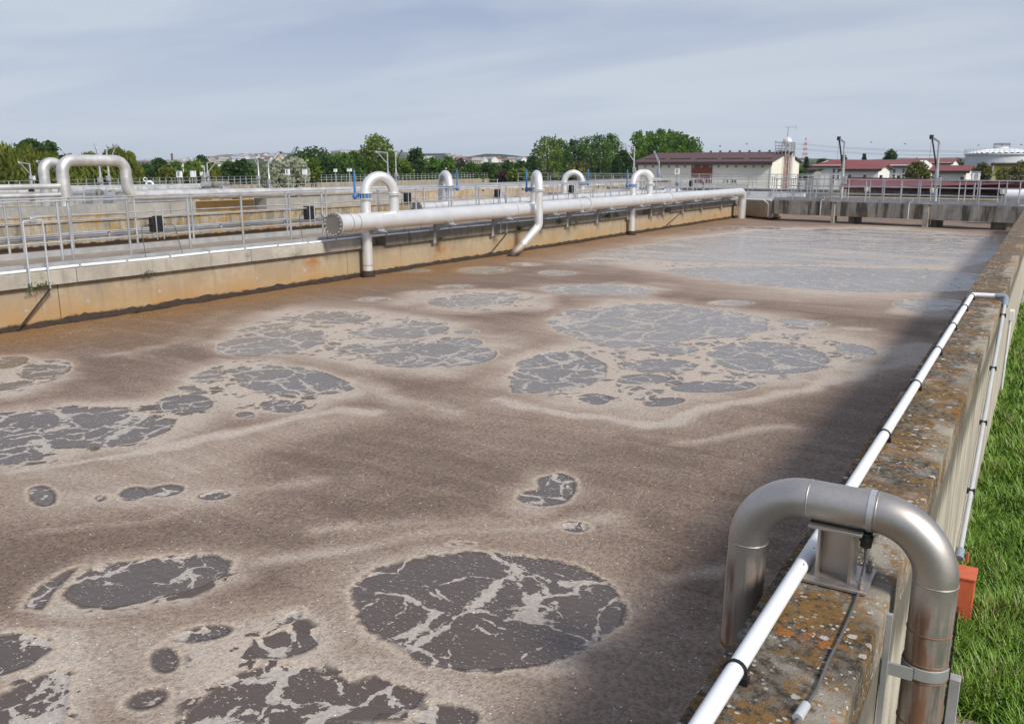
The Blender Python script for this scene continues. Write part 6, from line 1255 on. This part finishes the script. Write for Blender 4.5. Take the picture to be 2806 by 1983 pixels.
c = k.mix(k.ss(fld, 0.35, 0.65), (0.05, 0.075, 0.025), (0.11, 0.11, 0.05)); c = k.mix(k.ss(a, 0.42, 0.55), (0.022, 0.04, 0.014), c); c = k.mix(k.math('MULTIPLY', k.ss(b, 0.5, 0.6), 0.6), c, (0.02, 0.036, 0.012))
M['land'] = k.out(c, 0.95, 0, None, 0.0)
structure(MB().add(V, F).build('hills', M['land']))
# nearer wooded hill
V = []; F = []; hp = [(1210, 448), (1266, 436), (1300, 430), (1331, 425), (1377, 426), (1423, 430.5), (1454, 434), (1515, 441), (1560, 450)]; hx = np.array([q[0] for q in hp], float); hy = np.array([q[1] for q in hp], float)
cs = np.arange(1210, 1561, 7); ds = [1700, 2000, 2300, 2600, 3000]; ff = [0, 0.55, 0.9, 1.0, 0.2]
for dep, f in zip(ds, ff):
    for x in cs:
        d = ray((x, 459)); hd = np.array([d[0], d[1]])/(d @ BF); z0 = 8.0; zt = CAMZ+(459-np.interp(x, hx, hy))/PF*2600+2.0*math.sin(x*0.9)*f; V.append((hd[0]*dep, hd[1]*dep, z0+(zt-z0)*f))
for j in range(4):
    for i in range(len(cs)-1): F.append((j*len(cs)+i, j*len(cs)+i+1, (j+1)*len(cs)+i+1, (j+1)*len(cs)+i))
k = Mat('wooded hill'); p = k.pos(); b = k.noise(p, 0.05, 5, 0.6); M['woodhill'] = k.out(k.mix(k.ss(b, 0.4, 0.62), (0.018, 0.034, 0.012), (0.045, 0.07, 0.025)), 0.95, 0, k.bump(b, 1.0, 8.0), 0.0)
structure(MB().add(V, F).build('wooded_hill', M['woodhill']))
# town houses
M['house_white'] = plain('white render', (0.72, 0.70, 0.66), 0.9, 0, 0.08, 0.05); M['house_cream'] = plain('cream render', (0.62, 0.52, 0.36), 0.9, 0, 0.08, 0.05); M['tile_red'] = plain('clay tiles', (0.17, 0.095, 0.075), 0.85, 0, 0.2, 0.2); M['tile_grey'] = plain('grey roof sheet', (0.30, 0.32, 0.35), 0.6, 0, 0.2, 0.1)
hw = []
for mt in ('house_white', 'house_cream'):
    m_ = MB().prism([(-4.5, 0), (4.5, 0), (4.5, 4.6), (0, 7.4), (-4.5, 4.6)], 'x', -6.5, 6.5).mesh('wall', smooth=False, fix=True); m_.materials.append(M[mt]); hw.append(m_)
hr_ = []
for mt in ('tile_red', 'tile_grey'):
    m_ = MB().add([(-7, -5.2, 4.3), (7, -5.2, 4.3), (7, 0, 7.7), (-7, 0, 7.7), (7, 5.2, 4.3), (-7, 5.2, 4.3), (-7, -5.2, 4.0), (7, -5.2, 4.0), (7, 5.2, 4.0), (-7, 5.2, 4.0)], [(0, 1, 2, 3), (3, 2, 4, 5), (6, 7, 1, 0), (5, 4, 8, 9)]).mesh('roof', smooth=False); m_.materials.append(M[mt]); hr_.append(m_)
wdw = MB()
for sx in (-4, -1.3, 1.3, 4): wdw.box(sx-0.6, sx+0.6, -4.56, -4.5, 1.2, 2.7)
for sy in (-2, 2): wdw.box(6.5, 6.56, sy-0.6, sy+0.6, 1.2, 2.7)
wdm = wdw.mesh('windows', smooth=False); wdm.materials.append(M['glass'])
rr = random.Random(5); cnt = 0
for (x0, x1, d0, d1, n) in ((380, 520, 1000, 2200, 18), (500, 700, 1200, 3000, 30), (650, 790, 1300, 3000, 20), (1120, 1260, 1300, 3000, 20), (1240, 1450, 1200, 1700, 22), (700, 1120, 1800, 3200, 14)):
    for i in range(n):
        x = rr.uniform(x0, x1); dep = rr.uniform(d0, d1); d = ray((x, 459)); hd = np.array([d[0], d[1]])/(d @ BF); z = land_z(x, dep); s = rr.uniform(0.8, 1.35)*(1.0 if dep < 2000 else 1.3)
        iw, ir = (0 if rr.random() < 0.75 else 1), (0 if rr.random() < 0.5 else 1)
        t = thing('house', (hd[0]*dep, hd[1]*dep, z-0.3), 'small distant %s town house with a %s pitched roof on the rising land' % (('white', 'cream')[iw], ('clay red', 'grey')[ir]), 'house', 'distant %s town houses with %s roofs' % (('white', 'cream')[iw], ('red', 'grey')[ir])); t.rotation_euler = (0, 0, rr.uniform(0, 3.14)); t.scale = (s, s, s)
        o = bpy.data.objects.new('wall', hw[iw]); COL.objects.link(o); o.parent = t
        o2 = bpy.data.objects.new('roof', hr_[ir]); COL.objects.link(o2); o2.parent = t
        o3 = bpy.data.objects.new('windows', wdm); o3['kind'] = 'stuff'; COL.objects.link(o3); o3.parent = o
def far_block(p, dep, wd, ht, lab, mat, nfl, ncol):
    c = Vector(atd(p, dep)); z0 = c.z-ht; t = thing('block', (c.x, c.y, z0-8), lab, 'building'); MB().box(c.x-wd/2, c.x+wd/2, c.y, c.y+14, z0-8, c.z).build('wall', M[mat], t, smooth=False)
    MB().box(c.x-wd/2-0.5, c.x+wd/2+0.5, c.y-0.5, c.y+14.5, c.z, c.z+1.0).build('roof', M['tile_grey'], t, smooth=False)
    for i in range(nfl): MB().box(c.x-wd/2+1, c.x+wd/2-1, c.y-0.08, c.y, z0+ht*(i+0.3)/nfl, z0+ht*(i+0.72)/nfl).build('window_band', M['glass'], t, smooth=False)
    return t, c
far_block(Z2(1720, 266), 1500, 66, 18, 'wide grey office block on the skyline beyond the green trees', 'wall_grey', 6, 8)
far_block(Z2(1835, 285), 1600, 46, 14, 'cream apartment block on the skyline beside the grey office block', 'house_cream', 4, 6)
far_block(ZB(320, 425), 520, 34, 8, 'pale yellow works building with flat roof among the willows', 'house_cream', 1, 6)
far_block(ZB(1020, 450), 640, 46, 7, 'long white warehouse in front of the town', 'house_white', 1, 6)
far_block(ZB(730, 420), 700, 30, 8, 'bluish white warehouse at the foot of the brick chimney', 'house_white', 1, 5)
c = Vector(atd(ZB(782, 265), 1000)); t = thing('chimney', (c.x, c.y, c.z-34), 'slim dark brick factory chimney above the town', 'chimney'); MB().tube([(c.x, c.y, c.z-34), (c.x, c.y, c.z-1.2), (c.x, c.y, c.z)], [2.0, 1.15, 1.25], 14).build('shaft', M['tile_red'], t); MB().tube([(c.x, c.y, c.z-1.6), (c.x, c.y, c.z-0.6)], 1.45, 14).build('collar', M['roof_edge'], t)

# ================================================================== thin haze over the whole place
hz_ = MB().box(-7500, 7500, -1500, 7600, -3.0, 160.0).build('haze', bpy.data.materials.new('thin haze'), smooth=False)
hm_ = hz_.data.materials[0]; hm_.use_nodes = True; ht = hm_.node_tree; ht.nodes.clear()
ho = ht.nodes.new('ShaderNodeOutputMaterial'); pv = ht.nodes.new('ShaderNodeVolumePrincipled'); pv.inputs['Color'].default_value = (0.80, 0.90, 1.0, 1); pv.inputs['Density'].default_value = HAZE = 0.00010; pv.inputs['Anisotropy'].default_value = 0.0
ht.links.new(pv.outputs[0], ho.inputs['Volume']); hz_['kind'] = 'stuff'; tag(hz_, 'thin pale blue haze in the air', 'haze')
